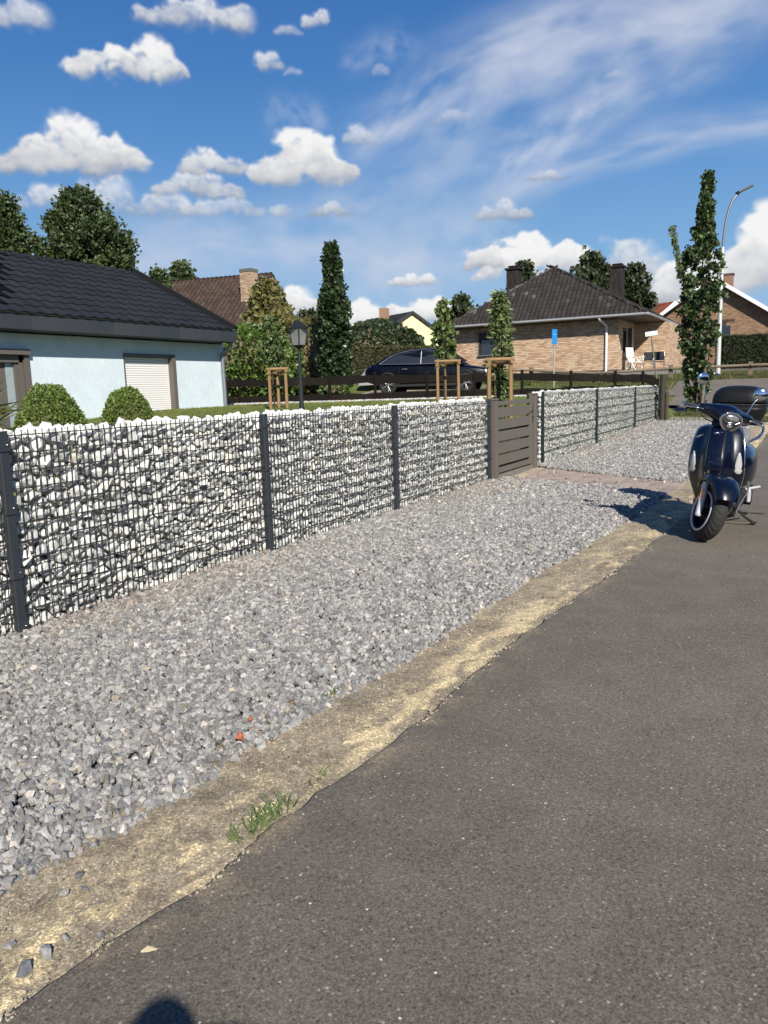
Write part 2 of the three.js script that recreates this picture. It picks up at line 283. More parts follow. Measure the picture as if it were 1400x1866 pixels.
// many like pieces: the 300 that show largest are meshes, the rest one instanced part
const tintCache = new Map();
function tinted(mat, c) { const k = mat.uuid + c.map(v => v.toFixed(3)).join(); if (!tintCache.has(k)) { const m = mat.clone(); m.color = RGB(...c); tintCache.set(k, m); } return tintCache.get(k); }
function pieces(parent, name, geos, mat, list, { most = 300, rest = name + 's', palette = 7 } = {}) { // list: { m: Matrix4 in world axes, g: geometry index, c: [r, g, b] }
  const inv = new THREE.Matrix4(); parent.updateWorldMatrix(true, false); inv.copy(parent.matrixWorld).invert();
  const p = V(0, 0, 0);
  for (const e of list) { p.setFromMatrixPosition(e.m); const v = p.clone().sub(EYE), z = v.dot(FW), sx = v.dot(RT) / z * FOCAL, sy = v.dot(UPV) / z * FOCAL; const out = z < 0 || Math.abs(sx) > 705 || Math.abs(sy) > 938; e.k = (out ? 1e4 : 0) + v.length() + (e.back || 0); }
  list.sort((a, b) => a.k - b.k);
  const pal = list.length ? Array.from({ length: palette }, (_, i) => list[Math.floor((i + 0.5) / palette * Math.min(most, list.length))].c) : [];
  list.slice(0, most).forEach((e, i) => {
    let best = pal[0], bd = 1e9; for (const q of pal) { const dd = Math.abs(q[0] - e.c[0]) + Math.abs(q[1] - e.c[1]) + Math.abs(q[2] - e.c[2]); if (dd < bd) { bd = dd; best = q; } }
    const o = new THREE.Mesh(geos[e.g], tinted(mat, best)); o.name = i ? `${name}_${String(i).padStart(3, '0')}` : name; o.castShadow = o.receiveShadow = true;
    o.matrix.multiplyMatrices(inv, e.m); o.matrix.decompose(o.position, o.quaternion, o.scale); parent.add(o);
  });
  const left = list.slice(most);
  geos.forEach((g, gi) => {
    const l = left.filter(e => e.g === gi); if (!l.length) return;
    const im = new THREE.InstancedMesh(g, mat, l.length), mm = new THREE.Matrix4(); im.name = rest; im.userData.kind = 'stuff'; im.castShadow = im.receiveShadow = true;
    l.forEach((e, i) => { im.setMatrixAt(i, mm.multiplyMatrices(inv, e.m)); im.setColorAt(i, RGB(...e.c)); }); parent.add(im);
  });
}
function stuffField(name, geos, mat, list, label, parent) { // an uncountable mass of instances
  const root = parent || new THREE.Group(); if (!parent) { root.name = numbered(name); root.userData.kind = 'stuff'; root.userData.label = label; scene.add(root); }
  geos.forEach((g, gi) => { const l = list.filter(e => e.g === gi); if (!l.length) return; const im = new THREE.InstancedMesh(g, mat, l.length); im.name = parent ? name : name + '_pieces'; im.userData.kind = 'stuff'; im.castShadow = im.receiveShadow = true; l.forEach((e, i) => { im.setMatrixAt(i, e.m); im.setColorAt(i, RGB(...e.c)); }); root.add(im); });
  return root;
}
function randQ(r) { const u = r(), v = r() * 2 * Math.PI, w = r() * 2 * Math.PI; return new THREE.Quaternion(Math.sqrt(1 - u) * Math.sin(v), Math.sqrt(1 - u) * Math.cos(v), Math.sqrt(u) * Math.sin(w), Math.sqrt(u) * Math.cos(w)); }
function shard(seed, n = 12, rough = 0.25, uvk = 3) { // a broken stone of about radius 1
  const r = rng32(seed), pts = []; for (let i = 0; i < n; i++) { const y = 1 - 2 * (i + 0.5) / n, a = i * 2.39996 + r() * 0.9, q = Math.sqrt(1 - y * y), k = 1 - rough + rough * 2 * r() * 0.8; pts.push(V(Math.cos(a) * q * k, y * k, Math.sin(a) * q * k)); }
  const g = new ConvexGeometry(pts), p = g.attributes.position, nn = g.attributes.normal, uv = new Float32Array(p.count * 2), o = r() * 5;
  for (let i = 0; i < p.count; i++) { const ax = Math.abs(nn.getX(i)), ay = Math.abs(nn.getY(i)), az = Math.abs(nn.getZ(i)); const [a, b] = ax > ay && ax > az ? [p.getY(i), p.getZ(i)] : ay > az ? [p.getX(i), p.getZ(i)] : [p.getX(i), p.getY(i)]; uv[2 * i] = (a + o) / uvk; uv[2 * i + 1] = (b + o * 0.7) / uvk; }
  g.setAttribute('uv', new THREE.BufferAttribute(uv, 2)); return g;
}

// ------------------------------------------------------------------ terrain
const roadH = z => interp([[-60, 2.3], [-42, 1.95], [-36, 1.72], [-33, 1.42], [-27, 0.55], [-25.4, 0.40], [-23.3, 0.24], [-16, 0.06], [-11, 0]], z);
const gardenH = (x, z) => { const D = depthOf(x, z); return 0.45 + 0.6 * ss(9, 18, D) + 0.14 * ss(23, 30, D) + 0.55 * ss(31.5, 36, D) + 0.5 * ss(38, 70, D); };
const WALLX = -4.14;
function T(x, z) {
  const r = roadH(z), g = Math.max(gardenH(x, z), 0);
  const step = x < WALLX ? 0 : 1, soft = ss(-9.5, -4.3, x), k = ss(-23.9, -26.5, z);
  return mix(g, r, mix(step, soft, k));
}
function hit(px, py, off = 0) { // where the ray through a pixel meets the ground
  const d = ray(px, py), p = EYE.clone(); for (let i = 0; i < 4000; i++) { p.addScaledVector(d, 0.03); if (p.y < T(p.x, p.z) + off) return p; } return p;
}
function sheet(xs, zs, off, inside, tint) { // a sheet draped on the terrain over a grid of xs and zs
  const pos = [], uv = [], col = [], idx = []; const id = (i, j) => j * xs.length + i;
  zs.forEach(z => xs.forEach(x => { pos.push(x, T(x, z) + off, z); uv.push(x / 4, z / 4); const c = tint ? tint(x, z) : [1, 1, 1]; col.push(...c); }));
  for (let j = 0; j < zs.length - 1; j++) for (let i = 0; i < xs.length - 1; i++) { const cx = (xs[i] + xs[i + 1]) / 2, cz = (zs[j] + zs[j + 1]) / 2; if (inside && !inside(cx, cz)) continue; idx.push(id(i, j), id(i, j + 1), id(i + 1, j + 1), id(i, j), id(i + 1, j + 1), id(i + 1, j)); }
  const g = new THREE.BufferGeometry(); g.setAttribute('position', new THREE.Float32BufferAttribute(pos, 3)); g.setAttribute('uv', new THREE.Float32BufferAttribute(uv, 2)); g.setAttribute('color', new THREE.Float32BufferAttribute(col, 3)); g.setIndex(idx); g.computeVertexNormals(); return g;
}
const range = (a, b, s) => { const o = []; for (let v = a; v < b - 1e-6; v += s) o.push(v); o.push(b); return o; };
const GX = [-700, -300, -150, -90, -60, ...range(-45, -10, 1), ...range(-9.5, -4.6, 0.5), -4.3, WALLX - 0.001, WALLX + 0.001, ...range(-3.9, 8, 0.6), 14, 25, 60, 150, 300, 700];
const GZ = [60, 20, 8, ...range(-40, 4, 0.8).reverse(), -46, -55, -70, -100, -160, -300, -700];
struct('ground', sheet(GX, GZ, -0.06), M.soil);

// edges along the road, read off the photograph
const asphaltEdge = z => interp([[-60, -0.6], [-24, -0.75], [-14, -0.9], [-7.1, -1.10], [-5.3, -1.21], [-3.5, -1.34], [-2.6, -1.365], [-1.9, -1.40], [-1.5, -1.43], [-0.9, -1.50], [3, -1.55]], z) + 0.035 * fbm(z * 2.2, 1.3, 0, 3) + 0.010 * noise3(z * 9, 0, 4) + 0.004 * noise3(z * 31, 5, 4);
const gravelEdge = z => interp([[-60, -1.2], [-23, -1.25], [-9.1, -1.47], [-7.4, -1.54], [-4.9, -1.64], [-4.07, -1.66], [-2.77, -1.74], [-2.2, -1.79], [-1.74, -1.80], [-1.2, -1.87], [3, -1.95]], z) + 0.06 * fbm(z * 1.7, 7.7, 0, 3);

// asphalt road (with a broken edge of its own thickness) and the crossing road
{
  const zs = [...range(-25.2, -9, 0.1), ...range(-8.98, 1, 0.02), ...range(1.1, 6, 0.3)].reverse(), pos = [], uv = [], col = [], idx = [], cols = [0, 0.010, 0.022, 0.04, 0.07, 0.12, 0.2, 0.4, 0.8, 1.4, 2.6, 4.2, 6];
  zs.forEach(z => { const e = asphaltEdge(z); cols.forEach((c, i) => { const x = e + c; pos.push(x, T(x, z) + (i === 0 ? -0.03 : i === 1 ? 0.012 : 0.018), z); uv.push(x / 3.4, z / 3.4); const k = 1 + 0.10 * fbm(x * 0.5, z * 0.3, 3, 3) + 0.06 * fbm(x * 2.1, z * 1.1, 8, 2), dust = c < 0.3 ? ss(-0.05, 0.2, fbm(x * 20, z * 9, 41, 4) + 0.06) * (c < 0.05 ? 0.9 : c < 0.1 ? 0.5 : c < 0.2 ? 0.15 : 0) : 0; col.push(k * (1 + 0.75 * dust), k * (1 + 0.65 * dust), k * (1 + 0.4 * dust)); }); });
  const n = cols.length; for (let j = 0; j < zs.length - 1; j++) for (let i = 0; i < n - 1; i++) { const a = j * n + i; idx.push(a, a + n, a + n + 1, a, a + n + 1, a + 1); }
  const g = new THREE.BufferGeometry(); g.setAttribute('position', new THREE.Float32BufferAttribute(pos, 3)); g.setAttribute('uv', new THREE.Float32BufferAttribute(uv, 2)); g.setAttribute('color', new THREE.Float32BufferAttribute(col, 3)); g.setIndex(idx); g.computeVertexNormals();
  struct('road', g, M.asphalt);
  struct('crossing_road', sheet([...range(-4.6, 8, 0.4), 14, 25, 60, 150], [...range(-32.6, -25.4, 0.4)].reverse(), 0.02, (x, z) => x > -4.4 + 0.5 * ss(-29, -26, z), (x, z) => { const k = 1.15 + 0.16 * fbm(x * 0.4, z * 0.6, 5, 3); return [k, k, k]; }), M.asphalt);
}
// concrete edging strip in slabs with open joints
{
  const strip = new THREE.Group(); strip.name = 'concrete_strip'; strip.userData.kind = 'structure'; scene.add(strip);
  const joints = [3, -0.2, -6.05, -9.7, -13.5, -17.4, -21.2, -25];
  const slabMats = [0, 1, 2].map(i => M.concrete);
  for (let s = 0; s < joints.length - 1; s++) {
    const z0 = joints[s] - 0.006, z1 = joints[s + 1] + 0.006, nz = Math.max(8, Math.round((z0 - z1) / (z0 > -8 ? 0.016 : 0.05))), nx = 42, r = rng32(400 + s), tone = 0.95 + 0.1 * r(), tilt = (r() - 0.5) * 0.006;
    const pos = [], uv = [], col = [], idx = [];
    for (let j = 0; j <= nz; j++) for (let i = 0; i <= nx; i++) {
      const z = mix(z0, z1, j / nz), e = asphaltEdge(z), x = mix(-2.0, e + 0.06, i / nx), edge = i === 0 || j === 0 || j === nz;
      // worn, pitted surface; a crust of pale sand and lime mortar lies along the tarmac
      const d = e - x, crust = ss(0.30, 0.12, d) * ss(-0.02, 0.035, d) * ss(0.0, 0.07, fbm(x * 16, z * 7, 2, 5) + 0.07 + 0.5 * fbm(z * 0.7, 3, 3, 2));
      const patch = ss(0.14, 0.26, fbm(x * 14 + 3, z * 8, 9, 5)) * 0.32;
      const dark = ss(0.0, 0.2, fbm(x * 22, z * 16, 21, 4)) * 0.13 + ss(0.05, 0.3, fbm(x * 3, z * 1.6, 27, 4)) * 0.12;
      const k = Math.max(crust, patch);
      pos.push(x, T(x, z) + 0.004 + tilt * (x + 1.6) + 0.005 * fbm(x * 14, z * 12, 4, 4) + k * 0.006 - (edge ? 0.02 : 0), z); uv.push(x / 0.9, z / 0.9);
      const b = tone * (1 - dark); col.push(mix(1.0 * b, 1.66, k), mix(0.97 * b, 1.57, k), mix(0.91 * b, 1.26, k));
    }
    for (let j = 0; j < nz; j++) for (let i = 0; i < nx; i++) { const a = j * (nx + 1) + i; idx.push(a, a + nx + 1, a + nx + 2, a, a + nx + 2, a + 1); }
    const g = new THREE.BufferGeometry(); g.setAttribute('position', new THREE.Float32BufferAttribute(pos, 3)); g.setAttribute('uv', new THREE.Float32BufferAttribute(uv, 2)); g.setAttribute('color', new THREE.Float32BufferAttribute(col, 3)); g.setIndex(idx); g.computeVertexNormals();
    part(s ? `slab_${String(s).padStart(3, '0')}` : 'slab', g, slabMats[s % 3], strip);
  }
}
// the path of pavers from the gate to the strip
const FX = -3.95;                                  // front face of the gabion wall
const pathNear = x => interp([[-3.95, -10.62], [-1.36, -9.62]], x), pathFar = x => interp([[-3.95, -12.25], [-3.4, -11.9], [-1.36, -10.72]], x);
const onPath = (x, z) => x > -3.98 && z < pathNear(x) && z > pathFar(x);
{
  const p = new THREE.Group(); p.name = 'paver_path'; p.userData.kind = 'structure'; scene.add(p);
  part('bedding_sand', sheet(range(-4.0, -1.5, 0.25), range(-12.5, -9.4, 0.2).reverse(), 0.0195, (x, z) => z < pathNear(x) + 0.15 && z > pathFar(x) - 0.15), std([0.62, 0.52, 0.37], { map: grainTex, roughness: 1 }), p);
  const r = rng32(61), g = new RoundedBoxGeometry(0.194, 0.06, 0.194, 2, 0.008), cols = [[0.52, 0.40, 0.33], [0.58, 0.45, 0.37], [0.46, 0.36, 0.31], [0.62, 0.49, 0.40]]; let n = 0;
  const slope = 1.0 / 2.59;
  for (let i = 0; i < 11; i++) for (let j = -1; j < 8; j++) {
    const x = -3.60 + i * 0.209, z = pathNear(x) - 0.11 - j * 0.209 - (i % 2) * 0.1 + 0.0;
    if (z < pathFar(x) + 0.02 || z > pathNear(x) + 0.06) continue;
    const o = part('paver', g, tinted(M.paver, cols[Math.floor(r() * 4)]), p); o.position.set(x, T(x, z) - 0.004 + (r() - 0.5) * 0.006, z); o.rotation.set((r() - 0.5) * 0.02, -Math.atan(slope) * 0.0 + (r() - 0.5) * 0.01, (r() - 0.5) * 0.02); o.name = n ? `paver_${String(n).padStart(3, '0')}` : 'paver'; n++;
  }
}
// gravel bed between wall and strip
{
  const mound = (x, z) => 0.03 * ss(gravelEdge(z), gravelEdge(z) - 0.35, x) + 0.02 * fbm(x * 1.3, z * 1.3, 6, 3);
  const xs = range(-4.05, -1.1, 0.15), zs = range(-23.6, 3, 0.3).reverse();
  const inBed = (x, z) => x < gravelEdge(z) - 0.13 && !onPath(x, z);
  struct('gravel_bed_base', sheet(xs, zs, 0.009, inBed), M.gravelBed);
  const r = rng32(1234), geos = [1, 2, 3, 4, 5].map(i => shard(70 + i, 9 + (i % 3), 0.3)), list = [];
  const add = (x, z, s, lift) => {
    const q = randQ(r), w = fbm(x * 0.8, z * 0.8, 2, 3), base = Math.pow(r(), 1.25), near = ss(0.9, 0.0, x - FX) * ss(-0.25, 0.2, w + 0.05);
    let b = 0.195 + 0.29 * base; let c = [b * 1.0, b * 0.975, b * 0.955];
    const t = r(); if (t > 0.925) c = [b * 1.55, b * 1.42, b * 1.32]; else if (t > 0.90) c = [b * 1.12, b * 1.0, b * 0.82]; else if (t > 0.80) c = [b * 0.66, b * 0.67, b * 0.70]; else if (t > 0.72) c = [b * 1.04, b * 0.97, b * 0.97];
    if (r() < 0.55 * near) c = [c[0] * 1.0, c[1] * 0.90, c[2] * 0.82];
    list.push({ g: Math.floor(r() * 5), c, m: X4(V(x, T(x, z) + mound(x, z) + lift, z), q, V(s * (0.8 + 0.5 * r()), s * (0.6 + 0.45 * r()), s * (0.8 + 0.6 * r()))) });
  };
  const spread = (z0, z1, per, size) => { const n = Math.floor((z0 - z1) * 2.6 * per); for (let i = 0; i < n; i++) { const x = mix(-4.0, -1.1, r()), z = mix(z0, z1, r()), d = gravelEdge(z) - x; if (d < 0.02 * r() || onPath(x - 0.02, z) && !(onPath(x, z + 0.12 * r()) === false)) { if (d < 0) continue; } if (onPath(x, z) && r() > 0.004 + 0.5 * ss(0.14, 0.0, pathNear(x) - z) + 0.3 * ss(0.1, 0, z - pathFar(x))) continue; if (d < 0.03 && r() < 0.5) continue; const big = r(); add(x, z, size * (0.55 + 0.75 * big * big + 0.15 * r()), size * (0.15 + 0.9 * r() * r())); } };
  spread(-0.6, -4.5, 4300, 0.0175); spread(-4.5, -9.0, 3600, 0.019); spread(-9.0, -14, 2300, 0.022); spread(-14, -23.6, 1500, 0.026); spread(3, -0.6, 600, 0.02);
  stuffField('gravel', geos, M.gravel, list, 'grey broken limestone gravel spread between the stone wall and the concrete strip');
  { // crumbs of sand and lime mortar along the tarmac, and grit
    const cr = [], cg = [shard(801, 8, 0.35), shard(802, 9, 0.35)];
    for (let i = 0; i < 9000; i++) { const z = -0.7 - 8.5 * Math.pow(r(), 1.5), e = asphaltEdge(z), d = 0.36 * Math.pow(r(), 1.4) - 0.035, x = e - d; const w = fbm(x * 16, z * 7, 2, 5) - 0.01 + 0.5 * fbm(z * 0.7, 3, 3, 2); if (r() > ss(-0.1, 0.12, w) * 0.95 + 0.06) continue; const s = (0.0016 + 0.0042 * Math.pow(r(), 3)) * (1 + 0.06 * -z), k = 0.8 + 0.4 * r(); cr.push({ g: i % 2, c: (r() < 0.82 ? [0.62, 0.55, 0.43] : [0.36, 0.32, 0.26]).map(v => v * k), m: X4(V(x, T(x, z) + (d < 0 ? 0.019 : 0.010), z), randQ(r), V(s * 1.3, s * 0.8, s)) }); }
    for (let i = 0; i < 5000; i++) { const z = -0.7 - 8 * Math.pow(r(), 1.4), x = mix(gravelEdge(z), asphaltEdge(z), r()), s = 0.0018 + 0.004 * Math.pow(r(), 4), k = 0.7 + 0.6 * r(); cr.push({ g: i % 2, c: (r() < 0.5 ? [0.40, 0.34, 0.25] : [0.22, 0.21, 0.2]).map(v => v * k), m: X4(V(x, T(x, z) + 0.006, z), randQ(r), V(s * 1.2, s * 0.7, s)) }); }
    stuffField('mortar_crumbs', cg, M.gravel, cr, 'cream crumbs of mortar and grit lying along the asphalt edge');
  }
  // single stones that rolled onto the strip and the tarmac
  const spots = [[120, 1640, 0.02], [45, 1790, 0.026], [85, 1757, 0.022], [20, 1738, 0.018], [120, 1722, 0.014], [185, 1718, 0.016], [145, 1605, 0.017], [155, 1628, 0.013], [320, 1472, 0.015], [340, 1492, 0.011], [370, 1438, 0.014], [435, 1420, 0.010], [422, 1453, 0.010], [486, 1482, 0.016], [545, 1459, 0.009], [650, 1278, 0.013], [655, 1270, 0.011], [835, 1190, 0.015], [915, 1133, 0.016], [925, 1118, 0.010], [950, 1137, 0.014], [952, 1110, 0.009], [983, 1104, 0.008], [990, 1091, 0.010], [1000, 1117, 0.012], [1057, 1025, 0.010], [1085, 1069, 0.014], [880, 1164, 0.009], [960, 1134, 0.01], [1120, 1010, 0.008], [700, 1253, 0.012], [605, 1290, 0.011], [520, 1390, 0.008], [250, 1560, 0.010], [230, 1530, 0.012], [60, 1850, 0.012], [180, 1660, 0.008], [330, 1608, 0.009], [760, 1215, 0.009], [1030, 1035, 0.009]];
  for (const [px, py, s] of spots) {
    const p = hit(px, py), o = part('loose_stone', geos[Math.floor(r() * 5)], tinted(M.gravel, [[0.21, 0.215, 0.235], [0.27, 0.27, 0.28], [0.34, 0.335, 0.33], [0.16, 0.165, 0.18]][Math.floor(r() * 4)]));
    o.quaternion.copy(randQ(r)); o.scale.set(s * 1.05, s * 0.6, s * 0.85); o.position.set(p.x, T(p.x, p.z) + 0.006 + s * 0.35, p.z); tag(o, 'loose grey stone lying on the tan concrete strip beside the road', 'stone', 'loose stones on the concrete strip');
  }
  const frag = [['terracotta_fragment', 440, 1366, 0.021, [0.42, 0.13, 0.06], 'orange terracotta fragment at the gravel edge, half on the strip'], ['terracotta_fragment', 457, 1331, 0.012, [0.46, 0.17, 0.09], 'small orange terracotta chip embedded among the grey gravel'], ['pale_stone', 270, 1743, 0.02, [0.58, 0.49, 0.33], 'pale yellow stone lying on the strip beside the asphalt edge'], ['pale_stone', 350, 1605, 0.013, [0.62, 0.50, 0.32], 'small tan stone on the sandy crust near a grass tuft'], ['white_stone', 460, 1207, 0.032, [0.62, 0.62, 0.62], 'large whitish stone standing out of the grey gravel']];
  for (const [nm, px, py, s, c, lab] of frag) { const p = hit(px, py), o = part(nm, geos[2], tinted(M.gravel, c)); o.quaternion.copy(randQ(r)); o.scale.set(s * 1.5, s * 0.9, s); o.position.set(p.x, T(p.x, p.z) + (p.x < gravelEdge(p.z) ? 0.05 : 0.012), p.z); tag(o, lab, nm.includes('terra') ? 'tile fragment' : 'stone'); }
}

// ------------------------------------------------------------------ gabion walls
function gabion({ name, label, z0, z1, X, thick, bottom, top, posts, size, big, tone, rodMat, postMat, seed, spacing, rows, clamps }) {
  const w = thing(name, label, 'gabion wall', [X, 0, (z0 + z1) / 2]); w.userData.kind = 'thing';
  const r = rng32(seed), geos = [1, 2, 3, 4, 5, 6].map(i => shard(seed + i * 7, 11 + (i % 3) * 2, 0.22, 2.2)), list = [];
  // packed stones: dart throwing with falling radius, several layers deep
  const layers = Math.max(2, Math.round(thick / 0.075));
  for (let L = 0; L < layers; L++) {
    const cell = big, hash = new Map(), key = (a, b) => a * 10007 + b, fits = (z, y, q) => { const a = Math.floor(z / cell), b = Math.floor(y / cell); for (let i = -2; i <= 2; i++) for (let j = -2; j <= 2; j++) for (const s of hash.get(key(a + i, b + j)) || []) if (Math.hypot(s[0] - z, s[1] - y) < (s[2] + q) * 0.86) return false; return true; };
    const put = (z, y, q) => { const k = key(Math.floor(z / cell), Math.floor(y / cell)); if (!hash.has(k)) hash.set(k, []); hash.get(k).push([z, y, q]); };
    const area = Math.abs(z1 - z0) * (top - 0.1), depth = X - 0.045 - L * (thick - 0.09) / Math.max(1, layers - 1);
    const sizes = L === 0 || L === layers - 1 ? [big, big * 0.78, big * 0.6, big * 0.45, big * 0.32] : [big, big * 0.75, big * 0.55];
    for (const q0 of sizes) for (let i = 0, n = area / (q0 * q0) * 1.5; i < n; i++) {
      const z = mix(z0, z1, r()), q = q0 * (0.88 + 0.24 * r()), b = bottom(z), y = mix(b + 0.01, top - 0.03, r()); if (!fits(z, y, q)) continue; put(z, y, q);
      const t = r(); let v = tone * (0.80 + 0.22 * r()), c = [v, v * 0.992, v * 0.965]; if (t > 0.965) c = [v, v * 0.95, v * 0.82]; else if (t > 0.85) c = [v * 0.68, v * 0.69, v * 0.69]; else if (t > 0.81) c = [v * 0.5, v * 0.51, v * 0.52];
      list.push({ g: Math.floor(r() * 6), c, back: L * 3 + (0.06 - q) * 20, m: X4(V(depth + (r() - 0.5) * 0.012 - (L ? 0 : Math.max(0, q - 0.04) * 0.35), y, z), randQ(r), V(q * (0.92 + 0.25 * r()), q * (0.92 + 0.3 * r()), q * (0.92 + 0.25 * r()))) });
    }
  }
  // stones heaped over the top edge
  for (let i = 0, n = Math.abs(z1 - z0) / big * 1.7; i < n; i++) { const z = mix(z0, z1, r()), q = big * (0.7 + 0.45 * r()), v = tone * (0.85 + 0.3 * r()); list.push({ g: Math.floor(r() * 6), c: [v, v * 0.99, v * 0.96], back: 0.5, m: X4(V(X - 0.05 - r() * (thick - 0.1), top - 0.018 + 0.024 * r() * r(), z), randQ(r), V(q * 1.15, q * 0.85, q * 1.15)) }); }
  pieces(w, 'stone', geos, M.whiteStone, list, { rest: 'stone_fill', palette: 10 });
  // welded wire mats front and back: double line wires, single uprights
  const bays = []; for (let i = 0; i < posts.length - 1; i++) bays.push([posts[i], posts[i + 1]]);
  bays.forEach(([a, b], bi) => {
    const g = []; const lo = bottom((a + b) / 2) - 0.02, hi = top, zc = w.position.z;
    for (const [xx, out] of [[0.004, 1], [-thick - 0.004, -1]]) {
      const n = Math.round(Math.abs(b - a) / spacing);
      for (let i = 1; i < n; i++) { const z = mix(a, b, (i + (hash3(i, bi, seed) - 0.5) * 0.12) / n) - zc, jit = (hash3(i, bi, seed + 1) - 0.5) * 0.006; g.push(bx(xx + out * 0.0, (lo + hi + 0.022) / 2, z + jit, 0.0046, hi + 0.022 - lo, 0.0046)); }
      for (let k = 0; k < rows; k++) { const y = mix(lo + 0.06, hi - 0.006, k / (rows - 1)); for (const s of [-1, 1]) if (s * out > 0 || k % 2 === 0 || true) { const A = V(xx + s * 0.0065, y + (hash3(k, bi, 7) - 0.5) * 0.004 + s * 0.0, a - zc), B = V(xx + s * 0.0065, y + (hash3(k, bi, 9) - 0.5) * 0.004, b - zc); g.push(beam(A, B, 0.0055, 0.0055)); } }
    }
    // spacer hooks between the mats
    for (let i = 0; i < 10; i++) { const z = mix(a, b, (i + 0.5) / 10) - zc, y = mix(lo + 0.15, hi - 0.1, hash3(i, bi, 30)); g.push(bar(V(0.01, y, z), V(-thick - 0.01, y, z), 0.003, 0.003, 5)); }
    part(bi ? `wire_mat_${String(bi).padStart(3, '0')}` : 'wire_mat', g, rodMat, w);
  });
  posts.forEach((z, i) => {
    const zc = w.position.z, lo = bottom(z) - 0.05, p = part(i ? `post_${String(i).padStart(3, '0')}` : 'post', [rbx(0.014, (lo + top + 0.02) / 2, z - zc, 0.042, top + 0.02 - lo, clamps ? 0.058 : 0.026, 0.006), bx(-thick - 0.02, (lo + top) / 2, z - zc, 0.03, top - lo, 0.05)], postMat, w);
    if (clamps) for (const k of [0.055, 0.36, 0.68, 0.95]) { const y = mix(top, bottom(z), k); part('clamp', [rbx(0.032, y, z - zc, 0.02, 0.062, 0.074, 0.006)], postMat, p); part('bolt', [new THREE.SphereGeometry(0.007, 8, 6).translate(0.044, y + 0.008, z - zc - 0.012)], M.bolt, p); }
  });
  return w;
}
const nearPosts = [0.35, -2.73 + 0.0, -5.10, -7.39, -10.20];
gabion({ name: 'gabion_wall', label: 'long gabion wall of white stones in anthracite wire mats, ending at the gate post', z0: 0.3, z1: -10.2, X: FX, thick: 0.22, bottom: z => 0.0, top: 1.165, posts: nearPosts, size: 0.05, big: 0.049, tone: 0.92, rodMat: M.rod, postMat: M.anthracite, seed: 900, spacing: 0.046, rows: 12, clamps: true });
const farBottom = z => interp([[-23.2, 0.22], [-16, 0.05], [-12, 0]], z);
gabion({ name: 'gabion_wall', label: 'gabion wall of small pale stones in green wire between the gate and the crossing', z0: -12.45, z1: -23.6, X: -3.88, thick: 0.22, bottom: farBottom, top: 1.232, posts: [-12.45, -16.15, -20.1, -23.6], size: 0.04, big: 0.042, tone: 0.80, rodMat: M.greenRod, postMat: M.greenRod, seed: 950, spacing: 0.055, rows: 7, clamps: false });

// ------------------------------------------------------------------ gate
{
  const zA = -10.37, zB = -12.08, x = FX + 0.03, g = thing('garden_gate', 'taupe metal garden gate of wide horizontal slats between square posts', 'gate', [x, 0, (zA + zB) / 2]), L = zA - zB;
  const post = (z, h, w) => { const p = part('post', [rbx(0, h / 2 - 0.1, z, w, h + 0.2, w, 0.006)], M.gate, g); part('cap', [rbx(0, h + 0.008, z, w + 0.02, 0.03, w + 0.02, 0.008)], M.gate, p); return p; };
  const p1 = post(L / 2 + 0.02, 1.165, 0.09), p2 = post(-L / 2 - 0.03, 1.21, 0.11); p2.name = 'post_001';
  part('stop_profile', [bx(0.0, 0.61, -L / 2 + 0.075, 0.05, 1.19, 0.05)], M.gate, p2);
  const a = L / 2 - 0.045, b = -L / 2 + 0.12, W = a - b, c = (a + b) / 2;
  for (const [z, n] of [[a - 0.025, 'stile'], [b + 0.025, 'stile_001']]) part(n, [rbx(0, 0.62, z, 0.045, 1.03, 0.055, 0.004)], M.gate, g);
  part('rail', [rbx(0, 1.115, c, 0.044, 0.06, W - 0.1, 0.004)], M.gate, g); part('rail_001', [rbx(0, 0.155, c, 0.044, 0.075, W - 0.1, 0.004)], M.gate, g);
  const top = 1.062, pitch = 0.171;
  for (let i = 0; i < 5; i++) part(i ? `slat_00${i}` : 'slat', [rbx(0.002, top - 0.078 - i * pitch, c, 0.022, 0.142, W - 0.1, 0.003)], M.gate, g);
  const lock = part('lock_case', [rbx(0.012, 0.92, b + 0.022, 0.05, 0.24, 0.04, 0.004)], M.gate, g);
  part('handle', [tube([V(0.03, 0.99, b + 0.025), V(0.075, 0.992, b + 0.025), V(0.085, 0.995, b + 0.06), V(0.085, 0.995, b + 0.14)], 0.009, 20)], M.steel, lock);
  part('cylinder', [new THREE.CylinderGeometry(0.016, 0.016, 0.02, 12).rotateZ(Math.PI / 2).translate(0.045, 0.86, b + 0.022)], M.blackPlastic, lock);
  part('strike_plate', [bx(0.058, 0.93, b - 0.02, 0.004, 0.26, 0.022)], M.steel, g);
  for (const y of [0.3, 0.98]) part('hinge', [new THREE.CylinderGeometry(0.012, 0.012, 0.07, 10).translate(0.03, y, a + 0.012)], M.gate, g);
  tag(part('threshold_stone', [rbx(x, 0.03, (zA + zB) / 2, 0.07, 0.13, L - 0.16, 0.006)], tinted(M.paver, [0.27, 0.25, 0.22])), 'grey concrete edging stone under the gate', 'edging');
}

